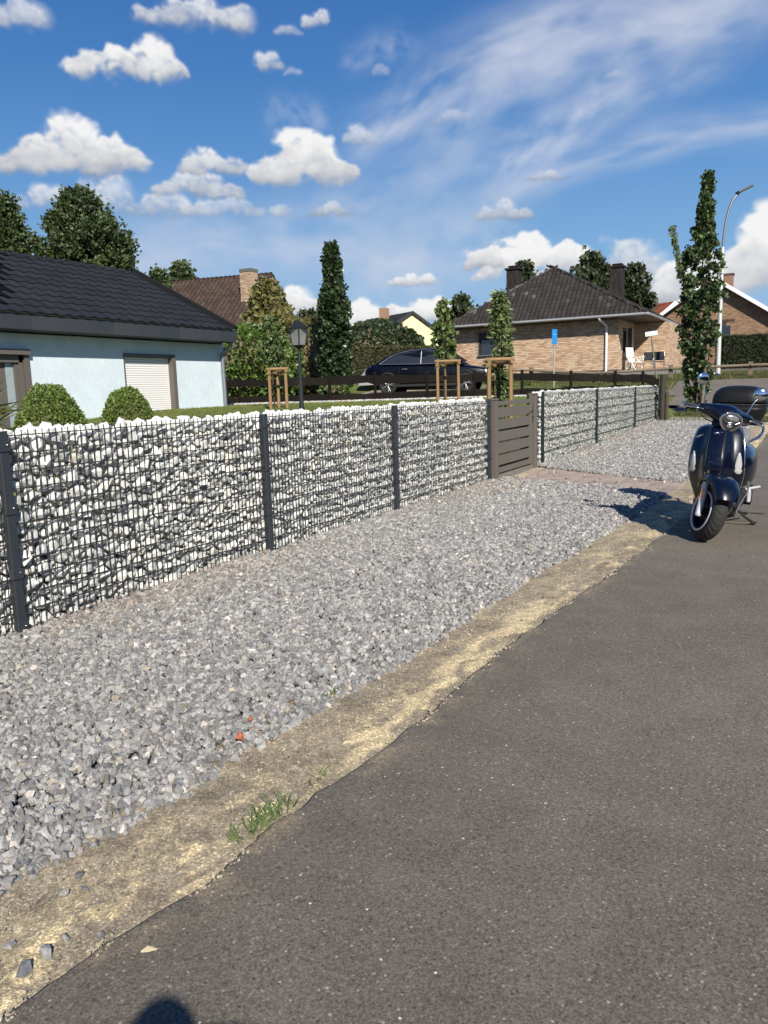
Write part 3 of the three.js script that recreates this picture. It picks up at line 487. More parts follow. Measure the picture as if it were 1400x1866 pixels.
// ------------------------------------------------------------------ roofs, bricks
function panTile(w, l, amp, t = 0.018) { // a curved tile: x across, z down the slope (0 at its head), y up
  const prof = [0, 0.12, 0.28, 0.45, 0.62, 0.8, 1].map(u => [(u - 0.5) * w, amp * (u < 0.62 ? Math.sin(u / 0.62 * Math.PI) : -0.35 * Math.sin((u - 0.62) / 0.38 * Math.PI))]);
  const pos = [], idx = []; const n = prof.length;
  for (const [z, y] of [[0, 0.0], [l, 0.022]]) for (const p of prof) pos.push(p[0], p[1] + y, z);
  for (const p of prof) pos.push(p[0], p[1] + 0.022, l);
  for (const p of prof) pos.push(p[0], p[1] + 0.022 - t * 1.5, l);
  for (let i = 0; i < n - 1; i++) { idx.push(i, n + i, n + i + 1, i, n + i + 1, i + 1); idx.push(2 * n + i, 3 * n + i, 3 * n + i + 1, 2 * n + i, 3 * n + i + 1, 2 * n + i + 1); }
  const g = new THREE.BufferGeometry(); g.setAttribute('position', new THREE.Float32BufferAttribute(pos, 3)); const uv = []; for (let i = 0; i < pos.length / 3; i++) uv.push(pos[3 * i] * 2, pos[3 * i + 2] * 2); g.setAttribute('uv', new THREE.Float32BufferAttribute(uv, 2)); g.setIndex(idx); g.computeVertexNormals(); return g;
}
function roofFace(pts) { // flat polygon, fan
  const pos = [], uv = []; for (let i = 1; i < pts.length - 1; i++) for (const p of [pts[0], pts[i], pts[i + 1]]) { pos.push(p.x, p.y, p.z); uv.push((p.x + p.z) * 0.5, (p.y + p.z * 0.3) * 0.5); }
  const g = new THREE.BufferGeometry(); g.setAttribute('position', new THREE.Float32BufferAttribute(pos, 3)); g.setAttribute('uv', new THREE.Float32BufferAttribute(uv, 2)); g.computeVertexNormals(); return g;
}
function tilesOn(poly, tw, tl, seed, color) { // poly: eave start, eave end, ... counter-clockwise from outside; returns pieces
  const r = rng32(seed), A = poly[0], u = poly[1].clone().sub(A), L = u.length(); u.normalize();
  const n = new THREE.Vector3().crossVectors(u, poly[2].clone().sub(A)).normalize(), v = new THREE.Vector3().crossVectors(n, u).normalize(), out = [];
  if (n.y < 0) return tilesOn([poly[1], poly[0], ...poly.slice(2).reverse()], tw, tl, seed, color);
  const P2 = poly.map(p => { const d = p.clone().sub(A); return [d.dot(u), d.dot(v)]; }), top = Math.max(...P2.map(p => p[1])), lo = Math.min(...P2.map(p => p[0])), hi = Math.max(...P2.map(p => p[0]));
  const inside = (a, b) => { let c = false; for (let i = 0, j = P2.length - 1; i < P2.length; j = i++) { const [xi, yi] = P2[i], [xj, yj] = P2[j]; if (yi > b !== yj > b && a < (xj - xi) * (b - yi) / (yj - yi) + xi) c = !c; } return c; };
  const q = new THREE.Quaternion().setFromRotationMatrix(new THREE.Matrix4().makeBasis(u, n, v.clone().negate()));
  for (let row = 0; row * tl < top; row++) for (let a = lo + tw / 2; a < hi; a += tw) {
    const b = row * tl + tl * 0.5; if (!inside(clamp(a, lo + 0.01, hi - 0.01), Math.min(b, top - 0.01))) continue;
    const p = A.clone().addScaledVector(u, a).addScaledVector(v, row * tl + tl).addScaledVector(n, 0.035 + (r() - 0.5) * 0.004);
    out.push({ g: 0, c: color(r, a, b), m: X4(p, q.clone().multiply(new THREE.Quaternion().setFromEuler(new THREE.Euler((r() - 0.5) * 0.012, 0, (r() - 0.5) * 0.015))), V(1, 1, 1)) });
  }
  return out;
}
function capsAlong(a, b, step, seed, color, gi = 1) { const r = rng32(seed), d = b.clone().sub(a), L = d.length(); d.normalize(); const out = [], side = new THREE.Vector3().crossVectors(d, V(0, 1, 0)).normalize(), nn = new THREE.Vector3().crossVectors(side, d).normalize(), q = new THREE.Quaternion().setFromRotationMatrix(new THREE.Matrix4().makeBasis(side, nn, d.clone().negate())); for (let s = 0; s < L; s += step) out.push({ g: gi, c: color(r), m: X4(a.clone().addScaledVector(d, s + step * 0.5).addScaledVector(nn, 0.03 + (r() - 0.5) * 0.006), q, V(1, 1, 1)) }); return out; }
const capGeo = (w, l) => { const g = new THREE.CylinderGeometry(w / 2, w / 2 * 0.9, l * 1.08, 8, 1, true, 0, Math.PI); g.rotateY(-Math.PI / 2); g.rotateX(Math.PI / 2); return g.toNonIndexed(); };
function brickField(parent, name, a, b, h, colors, seed, holes = [], nrm, clip) { // a, b: foot of the wall in plan; bricks stand 6 mm proud of the joints
  const r = rng32(seed), u = b.clone().sub(a), L = u.length(); u.normalize(); const n = nrm || new THREE.Vector3().crossVectors(u, V(0, 1, 0)).normalize();
  const bw = 0.21, bh = 0.062, jx = 0.012, jy = 0.013, list = [], geo = new THREE.BoxGeometry(bw, bh, 0.02), q = new THREE.Quaternion().setFromRotationMatrix(new THREE.Matrix4().makeBasis(u, V(0, 1, 0), n.clone()));
  for (let row = 0; row * (bh + jy) < h - bh; row++) for (let i = 0, x = (row % 2) * -0.11 + bw / 2; x < L; x += bw + jx, i++) {
    const y = row * (bh + jy) + bh / 2; let s = 1, xx = x; if (x - bw / 2 < 0) { s = (x + bw / 2) / bw; xx = s * bw / 2; } if (x + bw / 2 > L) { s = (L - x + bw / 2) / bw; xx = L - s * bw / 2; } if (s < 0.1 || clip && !clip(xx, y)) continue;
    if (holes.some(k => xx + bw / 2 > k[0] && xx - bw / 2 < k[1] && y + 0.03 > k[2] && y - 0.03 < k[3])) continue;
    const c = colors[Math.floor(Math.pow(r(), 1.2) * colors.length)], k = 0.9 + 0.2 * r(); list.push({ g: 0, c: c.map(v => v * k), m: X4(a.clone().addScaledVector(u, xx).addScaledVector(n, -0.003).add(V(0, y, 0)), q, V(s, 1, 1)) });
  }
  parent.updateWorldMatrix(true, false); const inv = parent.matrixWorld.clone().invert(); list.forEach(e => e.m.premultiply(inv));
  stuffField(name, [geo], M.brick, list, null, parent);
}
function wallWith(parent, name, a, b, h, thick, mat, holes = [], base = a.y) { // plain wall from a to b with rectangular openings
  const u = b.clone().sub(a).setY(0), L = u.length(); u.normalize(); const n = new THREE.Vector3().crossVectors(u, V(0, 1, 0)).normalize();
  const s = new THREE.Shape([[0, 0], [L, 0], [L, h], [0, h]].map(p => new THREE.Vector2(...p))); for (const k of holes) s.holes.push(new THREE.Path([[k[0], k[2]], [k[0], k[3]], [k[1], k[3]], [k[1], k[2]]].map(p => new THREE.Vector2(...p))));
  const g = new THREE.ExtrudeGeometry(s, { depth: thick, bevelEnabled: false }); g.applyMatrix4(new THREE.Matrix4().makeBasis(u, V(0, 1, 0), n.clone().negate().negate())); g.translate(a.x - n.x * thick, base - 0, a.z - n.z * thick);
  const p = parent.worldToLocal ? parent.position : V(0, 0, 0); g.translate(-p.x, -p.y, -p.z); return part(name, g, mat, parent);
}

// ------------------------------------------------------------------ pale blue house
{
  const E0 = at(428, 603, 19), ex = E0.x, ey = E0.y, zEnd = E0.z, zNear = -2.5, sx = 3.2, hr = 1.62, wx = ex - 0.45, y0 = 0.35, wallTop = ey - 0.30, zw = -15.0;
  const hs = thing('blue_house', 'pale blue rendered bungalow with black tiled roof and dark fascia', 'house', [wx, y0, -9]);
  const L = p => p.clone().sub(hs.position);
  // wall facing the road, with door and window openings (u runs from near to far)
  const a = V(wx, y0, zNear), b = V(wx, y0, zw), win = [-11.80 , -13.28].map(z => zNear - z), door = [-7.6, -9.52].map(z => zNear - z);
  const wTop = onX(270, 645, wx).y - y0;
  wallWith(hs, 'wall', a, b, wallTop - y0, 0.3, M.blueWall, [[win[0], win[1], 0.25, wTop], [door[0], door[1], 0.02, onX(48, 637, wx).y - y0]]);
  part('end_wall', [bx(-3.0, (wallTop - y0) / 2, zw + 9 + 0.15, 6.0 - 0.62, wallTop - y0, 0.3), roofFace([L(V(wx - 0.02, wallTop, zw)), L(V(wx - 5.6, wallTop, zw)), L(V(ex - sx, ey + hr - 0.12, zw))])], M.blueWall, hs);
  // window with roller shutter
  const wa = -11.80, wb = -13.28, hy = y0 + wTop, wn = part('window', [bx(-0.02, hy - y0 - 0.03, (wa + wb) / 2 + 9, 0.14, 0.06, wa - wb), bx(-0.02, (hy - y0 - 0.08 + 0.25) / 2, wb + 9 + 0.05, 0.16, hy - y0 - 0.33, 0.10), bx(-0.05, (hy - y0 - 0.08 + 0.25) / 2, wa + 9 - 0.015, 0.10, hy - y0 - 0.33, 0.03), bx(0.0, 0.24, (wa + wb) / 2 + 9, 0.26, 0.05, wa - wb)], M.taupe, hs);
  for (let i = 0, n = 33; i < n; i++) { const y = mix(0.29, hy - y0 - 0.10, i / (n - 1)); part(i ? `slat_${String(i).padStart(3, '0')}` : 'slat', [rbx(-0.09, y, (wa + wb) / 2 + 9 + 0.01, 0.014, (hy - y0 - 0.39) / (n - 1) - 0.006, wa - wb - 0.135, 0.004, 1)], M.shutter, wn); }
  // door with moulded frame and pale glass
  const da = -7.6, db = -9.52, dh = onX(48, 637, wx).y - y0, dr = part('door', [bx(-0.13, dh / 2, (da + db) / 2 + 9 + 0.1, 0.05, dh - 0.1, da - db - 0.35)], M.taupe, hs);
  for (const [k, w, x] of [[0.05, 0.10, -0.02], [0.15, 0.08, -0.06], [0.23, 0.08, -0.10]]) part('door_frame', [bx(x, dh / 2 - 0.02, db + 9 + k, 0.12, dh - 0.04, w - 0.004)], M.taupe, dr);
  part('lintel', [bx(0.01, dh - 0.05, (da + db) / 2 + 9, 0.18, 0.10, da - db), bx(-0.05, dh - 0.17, (da + db) / 2 + 9, 0.10, 0.13, da - db - 0.2)], M.taupe, dr);
  const gs = new THREE.Shape(); gs.moveTo(0.35, 0.25); gs.lineTo(0.35, 1.85); gs.quadraticCurveTo(0.9, 1.75, 1.15, 1.2); gs.lineTo(1.15, 0.25); gs.closePath();
  part('glass', new THREE.ExtrudeGeometry(gs, { depth: 0.01, bevelEnabled: false }).rotateY(Math.PI / 2).translate(-0.098, 0, db + 9 + 1.52 - 0.75), M.milkGlass, dr);
  // fascia panels along the eave, soffit and gutter edge
  const pan = 0.62; let n = 0; for (let z = zEnd; z < zNear; z += pan) { const g = rbx(ex - hs.position.x - 0.012, ey - 0.13 - y0, z + pan / 2 + 9, 0.03, 0.275, pan - 0.006, 0.004, 1); part(n ? `fascia_panel_${String(n).padStart(3, '0')}` : 'fascia_panel', g, tinted(M.fascia, [0.034 + 0.004 * (n % 3), 0.038 + 0.004 * (n % 3), 0.044 + 0.004 * (n % 3)]), hs); n++; }
  part('end_fascia', [bx(ex - hs.position.x - 0.42, ey - 0.13 - y0, zEnd + 9 - 0.016, 0.86, 0.275, 0.03)], M.fascia, hs);
  part('soffit', [bx(ex - hs.position.x - 0.36, ey - 0.262 - y0, (zEnd + zNear) / 2 + 9, 0.66, 0.02, zNear - zEnd - 0.02)], M.fascia, hs);
  part('gutter_edge', [bar(L(V(ex + 0.008, ey + 0.018, zEnd)), L(V(ex + 0.008, ey + 0.018, zNear)), 0.016, 0.016, 8)], M.zinc, hs);
  const dp = V(wx + 0.07, 0, zw + 0.12); part('downpipe', [tube([L(V(ex - 0.12, ey - 0.27, dp.z - 0.02)), L(V(ex - 0.16, ey - 0.38, dp.z - 0.02)), L(V(dp.x + 0.04, ey - 0.50, dp.z)), L(V(dp.x, ey - 0.62, dp.z)), L(V(dp.x, ey - 1.4, dp.z)), L(V(dp.x, y0, dp.z))], 0.05, 40, 10), bar(L(V(dp.x, ey - 0.95, dp.z)), L(V(dp.x, ey - 0.91, dp.z)), 0.057, 0.057, 10)], M.zinc, hs);
  // roof: both slopes, tiles on the visible one
  const e1 = V(ex, ey, zEnd), e2 = V(ex, ey, zNear), r1 = V(ex - sx, ey + hr, zEnd), r2 = V(ex - sx, ey + hr, zNear), b1 = V(ex - 2 * sx, ey, zEnd), b2 = V(ex - 2 * sx, ey, zNear);
  const roof = part('roof', [roofFace([e2, e1, r1, r2].map(L)), roofFace([r2, r1, b1, b2].map(L))], M.blackTile, hs);
  const col = r => { const k = 0.85 + 0.3 * r(); return [0.020 * k, 0.022 * k, 0.026 * k]; };
  const list = tilesOn([e2, e1, r1, r2], 0.30, 0.34, 5, col).concat(capsAlong(r1, r2, 0.4, 6, col));
  pieces(roof, 'tile', [panTile(0.305, 0.37, 0.022), capGeo(0.24, 0.4)], M.blackTile, list, { rest: 'tile_rows', palette: 4 });
  part('verge_trim', [beam(L(e1.clone().add(V(0.03, 0.05, -0.02))), L(r1.clone().add(V(0, 0.08, -0.02))), 0.10, 0.12)], M.blackTile, roof);
}

// ------------------------------------------------------------------ brick bungalow with hipped roof
{
  const gy = 1.80, ey = 4.27, zE = -34.8, xl = -15.75, xr = -6.3, zb = -45.5;
  const bh = thing('brick_bungalow', 'light brick bungalow with brown hipped tile roof and corner porch', 'house', [-11, gy - 0.6, -38]);
  const L = p => p.clone().sub(bh.position), Lb = (x, y, z, w, h, d) => bx(x - bh.position.x, y - bh.position.y, z - bh.position.z, w, h, d);
  const zf = -35.5, xc = -7.62, zr = -39.1, xe = -6.05, hw = ey - gy - 0.1, tan = [[0.53, 0.36, 0.235], [0.58, 0.42, 0.285], [0.47, 0.31, 0.20], [0.60, 0.45, 0.32], [0.42, 0.275, 0.18], [0.56, 0.40, 0.29]];
  // walls (mortar) with bricks on the visible faces; u measured from the first point
  const winF = [-14.2, -13.2], wy = [2.88 - gy, 3.93 - gy];
  const front = [[winF[0] + 15.4, winF[1] + 15.4, wy[0], wy[1]]];
  wallWith(bh, 'wall', V(-15.4, gy, zf - 0.008), V(xc, gy, zf - 0.008), hw, 0.3, M.mortar, front, gy);
  brickField(bh, 'brick_courses', V(-15.4, gy + 0.16, zf), V(xc, gy + 0.16, zf), hw - 0.16, tan, 21, front.map(k => [k[0], k[1], k[2] - 0.16, k[3] - 0.16]), V(0, 0, 1));
  const side = [[1.0, 1.75, 0.75, 2.0], [2.1, 2.95, 0.05, 2.1]];
  wallWith(bh, 'wall', V(xc - 0.008, gy, zf - 0.32), V(xc - 0.008, gy, zr), hw, 0.3, M.mortar, side.map(k => [k[0] - 0.32, k[1] - 0.32, k[2], k[3]]), gy);
  brickField(bh, 'brick_courses', V(xc, gy + 0.16, zf), V(xc, gy + 0.16, zr), hw - 0.16, tan, 22, side.map(k => [k[0], k[1] + 0.35, k[2] - 0.16, k[3] - 0.16]), V(1, 0, 0));
  wallWith(bh, 'wall', V(xc, gy, zr - 0.008), V(xe, gy, zr - 0.008), hw, 0.3, M.mortar, [], gy); brickField(bh, 'brick_courses', V(xc, gy + 0.16, zr), V(xe, gy + 0.16, zr), hw - 0.16, tan, 23, [], V(0, 0, 1));
  wallWith(bh, 'wall', V(xe - 0.008, gy, zr - 0.32), V(xe - 0.008, gy, zb + 0.4), hw, 0.3, M.mortar, [], gy); brickField(bh, 'brick_courses', V(xe, gy + 0.16, zr), V(xe, gy + 0.16, zb + 0.4), hw - 0.16, tan, 24, [], V(1, 0, 0));
  part('back_wall', [Lb(-15.25, gy + hw / 2, -40.3, 0.3, hw, 9.4), Lb(-10.8, gy + hw / 2, zb + 0.5, 9, hw, 0.3)], M.mortar, bh);
  part('plinth', [Lb((-15.4 + xc) / 2, gy - 0.02, zf - 0.1, xc + 15.4 + 0.02, 0.34, 0.26), Lb(xc - 0.11, gy - 0.02, (zf + zr) / 2, 0.25, 0.34, zf - zr - 0.1), Lb((xe + xc) / 2, gy - 0.02, zr - 0.1, xe - xc, 0.34, 0.26)], tinted(M.paver, [0.12, 0.11, 0.10]), bh);
  part('porch_floor', [Lb((xc - 5.2) / 2, gy - 0.05, (zf + zr) / 2 + 0.2, -5.2 - xc, 0.16, zf - zr + 0.5)], tinted(M.paver, [0.34, 0.32, 0.29]), bh);
  const wf = part('window', [Lb(-14.17, (2.88 + 3.93) / 2, zf - 0.05, 0.07, 1.05, 0.12), Lb(-13.23, 3.405, zf - 0.05, 0.07, 1.05, 0.12), Lb(-13.7, 3.76, zf - 0.04, 0.9, 0.34, 0.12), Lb(-13.7, 2.91, zf - 0.05, 0.9, 0.07, 0.12)], tinted(M.taupe, [0.03, 0.022, 0.02]), bh);
  part('pane', [Lb(-13.7, 3.27, zf - 0.09, 0.88, 0.66, 0.02)], M.glassDark, wf); part('sill', [Lb(-13.7, 2.85, zf + 0.05, 1.06, 0.05, 0.16)], M.zinc, wf);
  const ws = part('window', [Lb(xc - 0.06, gy + 1.375, zf - 1.03, 0.1, 1.25, 0.06), Lb(xc - 0.06, gy + 1.375, zf - 1.72, 0.1, 1.25, 0.06), Lb(xc - 0.05, gy + 1.96, zf - 1.375, 0.12, 0.12, 0.66)], tinted(M.taupe, [0.05, 0.045, 0.04]), bh); part('pane', [Lb(xc - 0.1, gy + 1.33, zf - 1.375, 0.02, 1.16, 0.64)], M.glassDark, ws); part('sill', [Lb(xc + 0.05, gy + 0.72, zf - 1.375, 0.16, 0.05, 0.8)], M.zinc, ws);
  const dd = part('door', [Lb(xc - 0.1, gy + 1.07, zf - 2.5, 0.05, 2.06, 0.8)], tinted(M.taupe, [0.012, 0.01, 0.01]), bh); part('side_panel', [Lb(xc - 0.02, gy + 1.07, zf - 3.12, 0.06, 2.06, 0.34)], tinted(M.shutter, [0.55, 0.50, 0.46]), dd);
  part('downpipe', [tube([L(V(-8.3, ey - 0.02, zE + 0.03)), L(V(-8.3, ey - 0.12, zE + 0.0)), L(V(-8.12, ey - 0.42, zf + 0.07)), L(V(-8.12, ey - 0.6, zf + 0.07)), L(V(-8.12, ey - 1.5, zf + 0.07)), L(V(-8.12, gy, zf + 0.07))], 0.055, 40, 10)], M.white, bh);
  // roof
  const A = V(xl, ey, zE), B = V(xr, ey, zE), Cc = V(xr, ey, zb), Dd = V(xl, ey, zb), P = V(-11.15, 6.9, -37.45), Q = V(-11.15, 6.9, zb + 2.6);
  const roof = part('roof', [roofFace([A, B, P].map(L)), roofFace([B, Cc, Q, P].map(L)), roofFace([Cc, Dd, Q].map(L)), roofFace([Dd, A, P, Q].map(L))], tinted(M.tile, [0.07, 0.06, 0.055]), bh);
  const col = r => { const k = 0.75 + 0.5 * r(), t = r(); return t > 0.985 ? [0.15, 0.145, 0.13] : [0.062 * k, 0.053 * k, 0.048 * k]; }, capc = r => { const k = 0.8 + 0.6 * r(); return r() > 0.6 ? [0.20 * k, 0.19 * k, 0.165 * k] : [0.10 * k, 0.09 * k, 0.08 * k]; };
  pieces(roof, 'tile', [panTile(0.215, 0.29, 0.028), capGeo(0.24, 0.38)], M.tile, [...tilesOn([A, B, P], 0.212, 0.26, 31, col), ...tilesOn([B, Cc, Q, P], 0.212, 0.26, 32, col), ...capsAlong(A, P, 0.36, 33, capc), ...capsAlong(B, P, 0.36, 34, capc), ...capsAlong(P, Q, 0.36, 35, capc)], { rest: 'tile_rows', palette: 9 });
  part('soffit', [Lb((xl + xr) / 2, ey - 0.09, (zE + zb) / 2, xr - xl - 0.06, 0.02, zE - zb - 0.06)], tinted(M.taupe, [0.05, 0.04, 0.035]), roof);
  part('gutter', [bar(L(V(xl, ey - 0.03, zE + 0.05)), L(V(xr + 0.05, ey - 0.03, zE + 0.05)), 0.06, 0.06, 10), bar(L(V(xr + 0.05, ey - 0.03, zE + 0.05)), L(V(xr + 0.05, ey - 0.03, zb)), 0.06, 0.06, 10)], tinted(M.zinc, [0.5, 0.5, 0.49]), roof);
  const chim = (x, y, z, h) => { const c = part('chimney', [Lb(x, y + h / 2, z, 0.62, h, 0.55)], tinted(M.tile, [0.055, 0.045, 0.042]), roof); part('chimney_cap', [rbx(x - bh.position.x, y + h + 0.05 - bh.position.y, z - bh.position.z, 0.78, 0.10, 0.70, 0.02), Lb(x, y + h + 0.18, z, 0.5, 0.06, 0.45)], tinted(M.tile, [0.04, 0.035, 0.033]), c); };
  const c1 = at(937, 486, 40.5); chim(c1.x, c1.y - 1.9, c1.z, 1.72); const c2 = at(1126, 482, 42); chim(c2.x, c2.y - 2.3, c2.z, 2.12);
}

// ------------------------------------------------------------------ house with big brown roof
function gableHouse({ name, label, ridge0, ridge1, half, rise, wallH, roofC, wallC, bricks, tiles, seed, verge, over = 0.4 }) { // ridge0, ridge1: ends of the ridge
  const h = thing(name, label, 'house', [ridge0.x, ridge0.y - rise - wallH, ridge0.z]), L = p => p.clone().sub(h.position);
  const d = ridge1.clone().sub(ridge0).setY(0).normalize(), s = new THREE.Vector3().crossVectors(d, V(0, 1, 0)).normalize();   // s: to the side
  const low = (p, k) => p.clone().addScaledVector(s, k * half).add(V(0, -rise, 0)), k = wallH;
  const w = (p, q) => p.clone().addScaledVector(d, q);
  const p0 = w(ridge0, over), p1 = w(ridge1, -over), ins = (p, kk) => { const g = p.clone().addScaledVector(s, kk * (half - 0.4)); g.y -= rise * (half - 0.4) / half + 0.06; return g; };
  const foot = p => V(p.x, h.position.y, p.z), faces = [];
  for (const [p, flip] of [[p0, 1], [p1, -1]]) { const a = ins(p, -1), b = ins(p, 1), t = p.clone().add(V(0, -0.06, 0)); faces.push(roofFace([foot(a), foot(b), b, t, a].map(L))); }
  for (const kk of [-1, 1]) faces.push(roofFace([foot(ins(p0, kk)), foot(ins(p1, kk)), ins(p1, kk), ins(p0, kk)].map(L)));
  part('wall', faces, tinted(M.brick, wallC), h);
  const roof = part('roof', [-1, 1].map(kk => roofFace([low(ridge0, kk), low(ridge1, kk), ridge1, ridge0].map(L))), tinted(M.tile, roofC), h);
  const col = r => { const q = 0.75 + 0.5 * r(); return roofC.map(v => v * q); };
  if (tiles) { let list = []; for (const kk of [-1, 1]) { const poly = kk < 0 ? [low(ridge0, -1), low(ridge1, -1), ridge1, ridge0] : [low(ridge1, 1), low(ridge0, 1), ridge0, ridge1]; list = list.concat(tilesOn(poly, 0.25, 0.28, seed + kk, col)); } list = list.concat(capsAlong(ridge0, ridge1, 0.4, seed + 5, col)); pieces(roof, 'tile', [panTile(0.254, 0.31, 0.04), capGeo(0.26, 0.42)], M.tile, list, { rest: 'tile_rows', palette: 6 }); }
  if (verge) for (const p of [ridge0, ridge1]) for (const kk of [-1, 1]) part('verge_board', [beam(L(p.clone().add(V(0, -0.06, 0))), L(low(p, kk).add(V(0, -0.06, 0))), 0.04, 0.2)], tinted(M.white, verge), roof);
  h.updateWorldMatrix(true, false);
  return { h, roof, L, low, ins, foot, p0, p1, s, d };
}
{
  const g0 = at(497, 500, 39), dir = at(290, 517, 41).sub(g0).setY(0).normalize(), g1 = g0.clone().addScaledVector(dir, 12);
  const o = gableHouse({ name: 'brown_roof_house', label: 'tall house with broad brown tile roof and light brick chimney behind the lantern', ridge0: g0, ridge1: g1, half: 5.4, rise: 4.3, wallH: 2.0, roofC: [0.105, 0.072, 0.056], wallC: [0.42, 0.33, 0.24], tiles: true, seed: 51, verge: [0.05, 0.045, 0.04], over: 0.25 });
  const c = at(453, 492, 37.6), q = o.L(c); const ch = part('chimney', [bx(q.x, q.y - 1.15, q.z, 0.62, 2.1, 0.55)], tinted(M.brick, [0.40, 0.29, 0.20]), o.h); part('chimney_cap', [bx(q.x, q.y - 0.04, q.z, 0.66, 0.14, 0.6)], tinted(M.brick, [0.12, 0.12, 0.11]), ch);
  brickField(ch, 'brick_courses', c.clone().add(V(-0.31, -2.2, 0.285)), c.clone().add(V(0.31, -2.2, 0.285)), 2.05, [[0.42, 0.30, 0.20], [0.5, 0.38, 0.27], [0.36, 0.25, 0.17]], 55, [], V(0, 0, 1));
}
{ // small house with the yellow gable
  const r0 = at(752, 567, 62), dirx = V(-0.86, 0, -0.5).normalize();
  const o = gableHouse({ name: 'yellow_gable_house', label: 'distant house with pale yellow gable wall and dark roof above the hedge', ridge0: r0, ridge1: r0.clone().addScaledVector(dirx, 7), half: 3.6, rise: 2.1, wallH: 4.2, roofC: [0.04, 0.042, 0.042], wallC: [0.80, 0.72, 0.42], tiles: false, seed: 61, verge: [0.04, 0.04, 0.04], over: 0.2 });
  const q = o.L(at(700, 562, 64)); part('chimney', [bx(q.x, q.y - 0.9, q.z, 0.6, 1.8, 0.6)], tinted(M.brick, [0.34, 0.20, 0.12]), o.roof);
}
{ // gabled brick house at the right
  const p = at(1298, 503, 45), o = gableHouse({ name: 'gabled_brick_house', label: 'brown brick house with white verge boards behind the clipped hedge', ridge0: p, ridge1: p.clone().add(V(0.6, 0, -9)), half: 6.4, rise: 4.35, wallH: 2.6, roofC: [0.17, 0.085, 0.065], wallC: [0.30, 0.19, 0.115], tiles: false, seed: 71, verge: [0.8, 0.8, 0.8], over: 0.5 });
  const a = o.foot(o.ins(o.p0, -1)), b = o.foot(o.ins(o.p0, 1)), br = [[0.30, 0.185, 0.115], [0.25, 0.15, 0.092], [0.34, 0.215, 0.135]], wid = a.distanceTo(b), lim = o.ins(o.p0, 1).y - a.y, apex = o.p0.y - a.y - 0.06, fw = a.clone().sub(b).setY(0).normalize(), nz = V(0, 0, 1);
  brickField(o.h, 'brick_courses', (a.x < b.x ? a : b).clone().add(V(0, 0, 0.012)), (a.x < b.x ? b : a).clone().add(V(0, 0, 0.012)), apex, br, 75, [], nz, (x, y) => y < mix(lim, apex, 1 - Math.abs(x / wid * 2 - 1)) - 0.08);
  const q = o.L(at(1325, 500, 47)); const ch = part('chimney', [bx(q.x, q.y - 0.75, q.z, 0.7, 1.4, 0.6)], tinted(M.brick, [0.26, 0.15, 0.10]), o.roof); part('chimney_cap', [bx(q.x, q.y - 0.02, q.z, 0.8, 0.08, 0.7)], tinted(M.brick, [0.10, 0.09, 0.08]), ch);
  const wl = o.L(at(1336, 603, 44.4)), zc = o.L(o.p0).z; const wnd = part('window', [bx(wl.x, wl.y, zc + 0.03, 1.5, 1.1, 0.08)], tinted(M.taupe, [0.05, 0.04, 0.035]), o.h); part('pane', [bx(wl.x - 0.05, wl.y - 0.1, zc + 0.075, 1.2, 0.85, 0.02)], M.glassDark, wnd); part('lintel', [bx(wl.x, wl.y + 0.62, zc + 0.05, 1.56, 0.14, 0.1)], tinted(M.taupe, [0.06, 0.035, 0.025]), wnd);
}
{ // orange-roofed house farther off
  const p = at(1231, 549, 62); const o = gableHouse({ name: 'orange_roof_house', label: 'distant house with orange tile roof and white verge behind the bungalow', ridge0: p, ridge1: p.clone().add(V(-4.5, 0, -2.5)), half: 3.2, rise: 1.9, wallH: 5.0, roofC: [0.34, 0.10, 0.045], wallC: [0.36, 0.24, 0.15], tiles: false, seed: 81, verge: [0.8, 0.8, 0.8], over: 0.3 });
  const q = o.L(at(1193, 545, 63)); part('chimney', [bx(q.x, q.y - 0.6, q.z, 0.5, 1.4, 0.5)], tinted(M.brick, [0.10, 0.07, 0.06]), o.roof);
}

// ------------------------------------------------------------------ vegetation
function leaves(n, place, shape = [1, 0.5], tone) { // place(r, i) -> { p, s, dir?, up? }; tone(r, p) -> [r, g, b]; each leaf is two faces folded on the midrib
  return seed => {
    const r = rng32(seed), pos = new Float32Array(n * 18), col = new Float32Array(n * 18); let w = 0; const a = V(0, 0, 0), b = V(0, 0, 0), c = V(0, 0, 0);
    for (let i = 0; i < n; i++) {
      const q = place(r, i); if (!q) continue; const L = q.s * shape[0], W = q.s * shape[1];
      a.set(r() - 0.5, (r() - 0.5) * 0.8 + 0.1, r() - 0.5).normalize(); if (q.dir) a.lerp(q.dir, q.aim ?? 0.6).normalize();
      b.set(r() - 0.5, r() - 0.5, r() - 0.5).cross(a).normalize(); c.crossVectors(a, b).multiplyScalar(W * 0.35);
      const p = q.p, t = tone(r, p), x0 = p.x, y0 = p.y, z0 = p.z, x1 = x0 + a.x * L, y1 = y0 + a.y * L, z1 = z0 + a.z * L, mx = (x0 + x1) / 2 + c.x, my = (y0 + y1) / 2 + c.y, mz = (z0 + z1) / 2 + c.z, bx2 = b.x * W, by = b.y * W, bz = b.z * W;
      const v = [x0, y0, z0, mx + bx2, my + by, mz + bz, x1, y1, z1, x0, y0, z0, x1, y1, z1, mx - bx2, my - by, mz - bz];
      for (let k = 0; k < 18; k++) { pos[w + k] = v[k]; col[w + k] = t[k % 3]; } w += 18;
    }
    const g = new THREE.BufferGeometry(); g.setAttribute('position', new THREE.BufferAttribute(pos.slice(0, w), 3)); g.setAttribute('color', new THREE.BufferAttribute(col.slice(0, w), 3)); g.computeVertexNormals(); return g;
  };
}
const leafStd = leafMat([1, 1, 1], 0.55, 0.3), leafGloss = leafMat([1, 1, 1], 0.38, 0.22), leafMatte = leafMat([1, 1, 1], 0.8, 0.3);
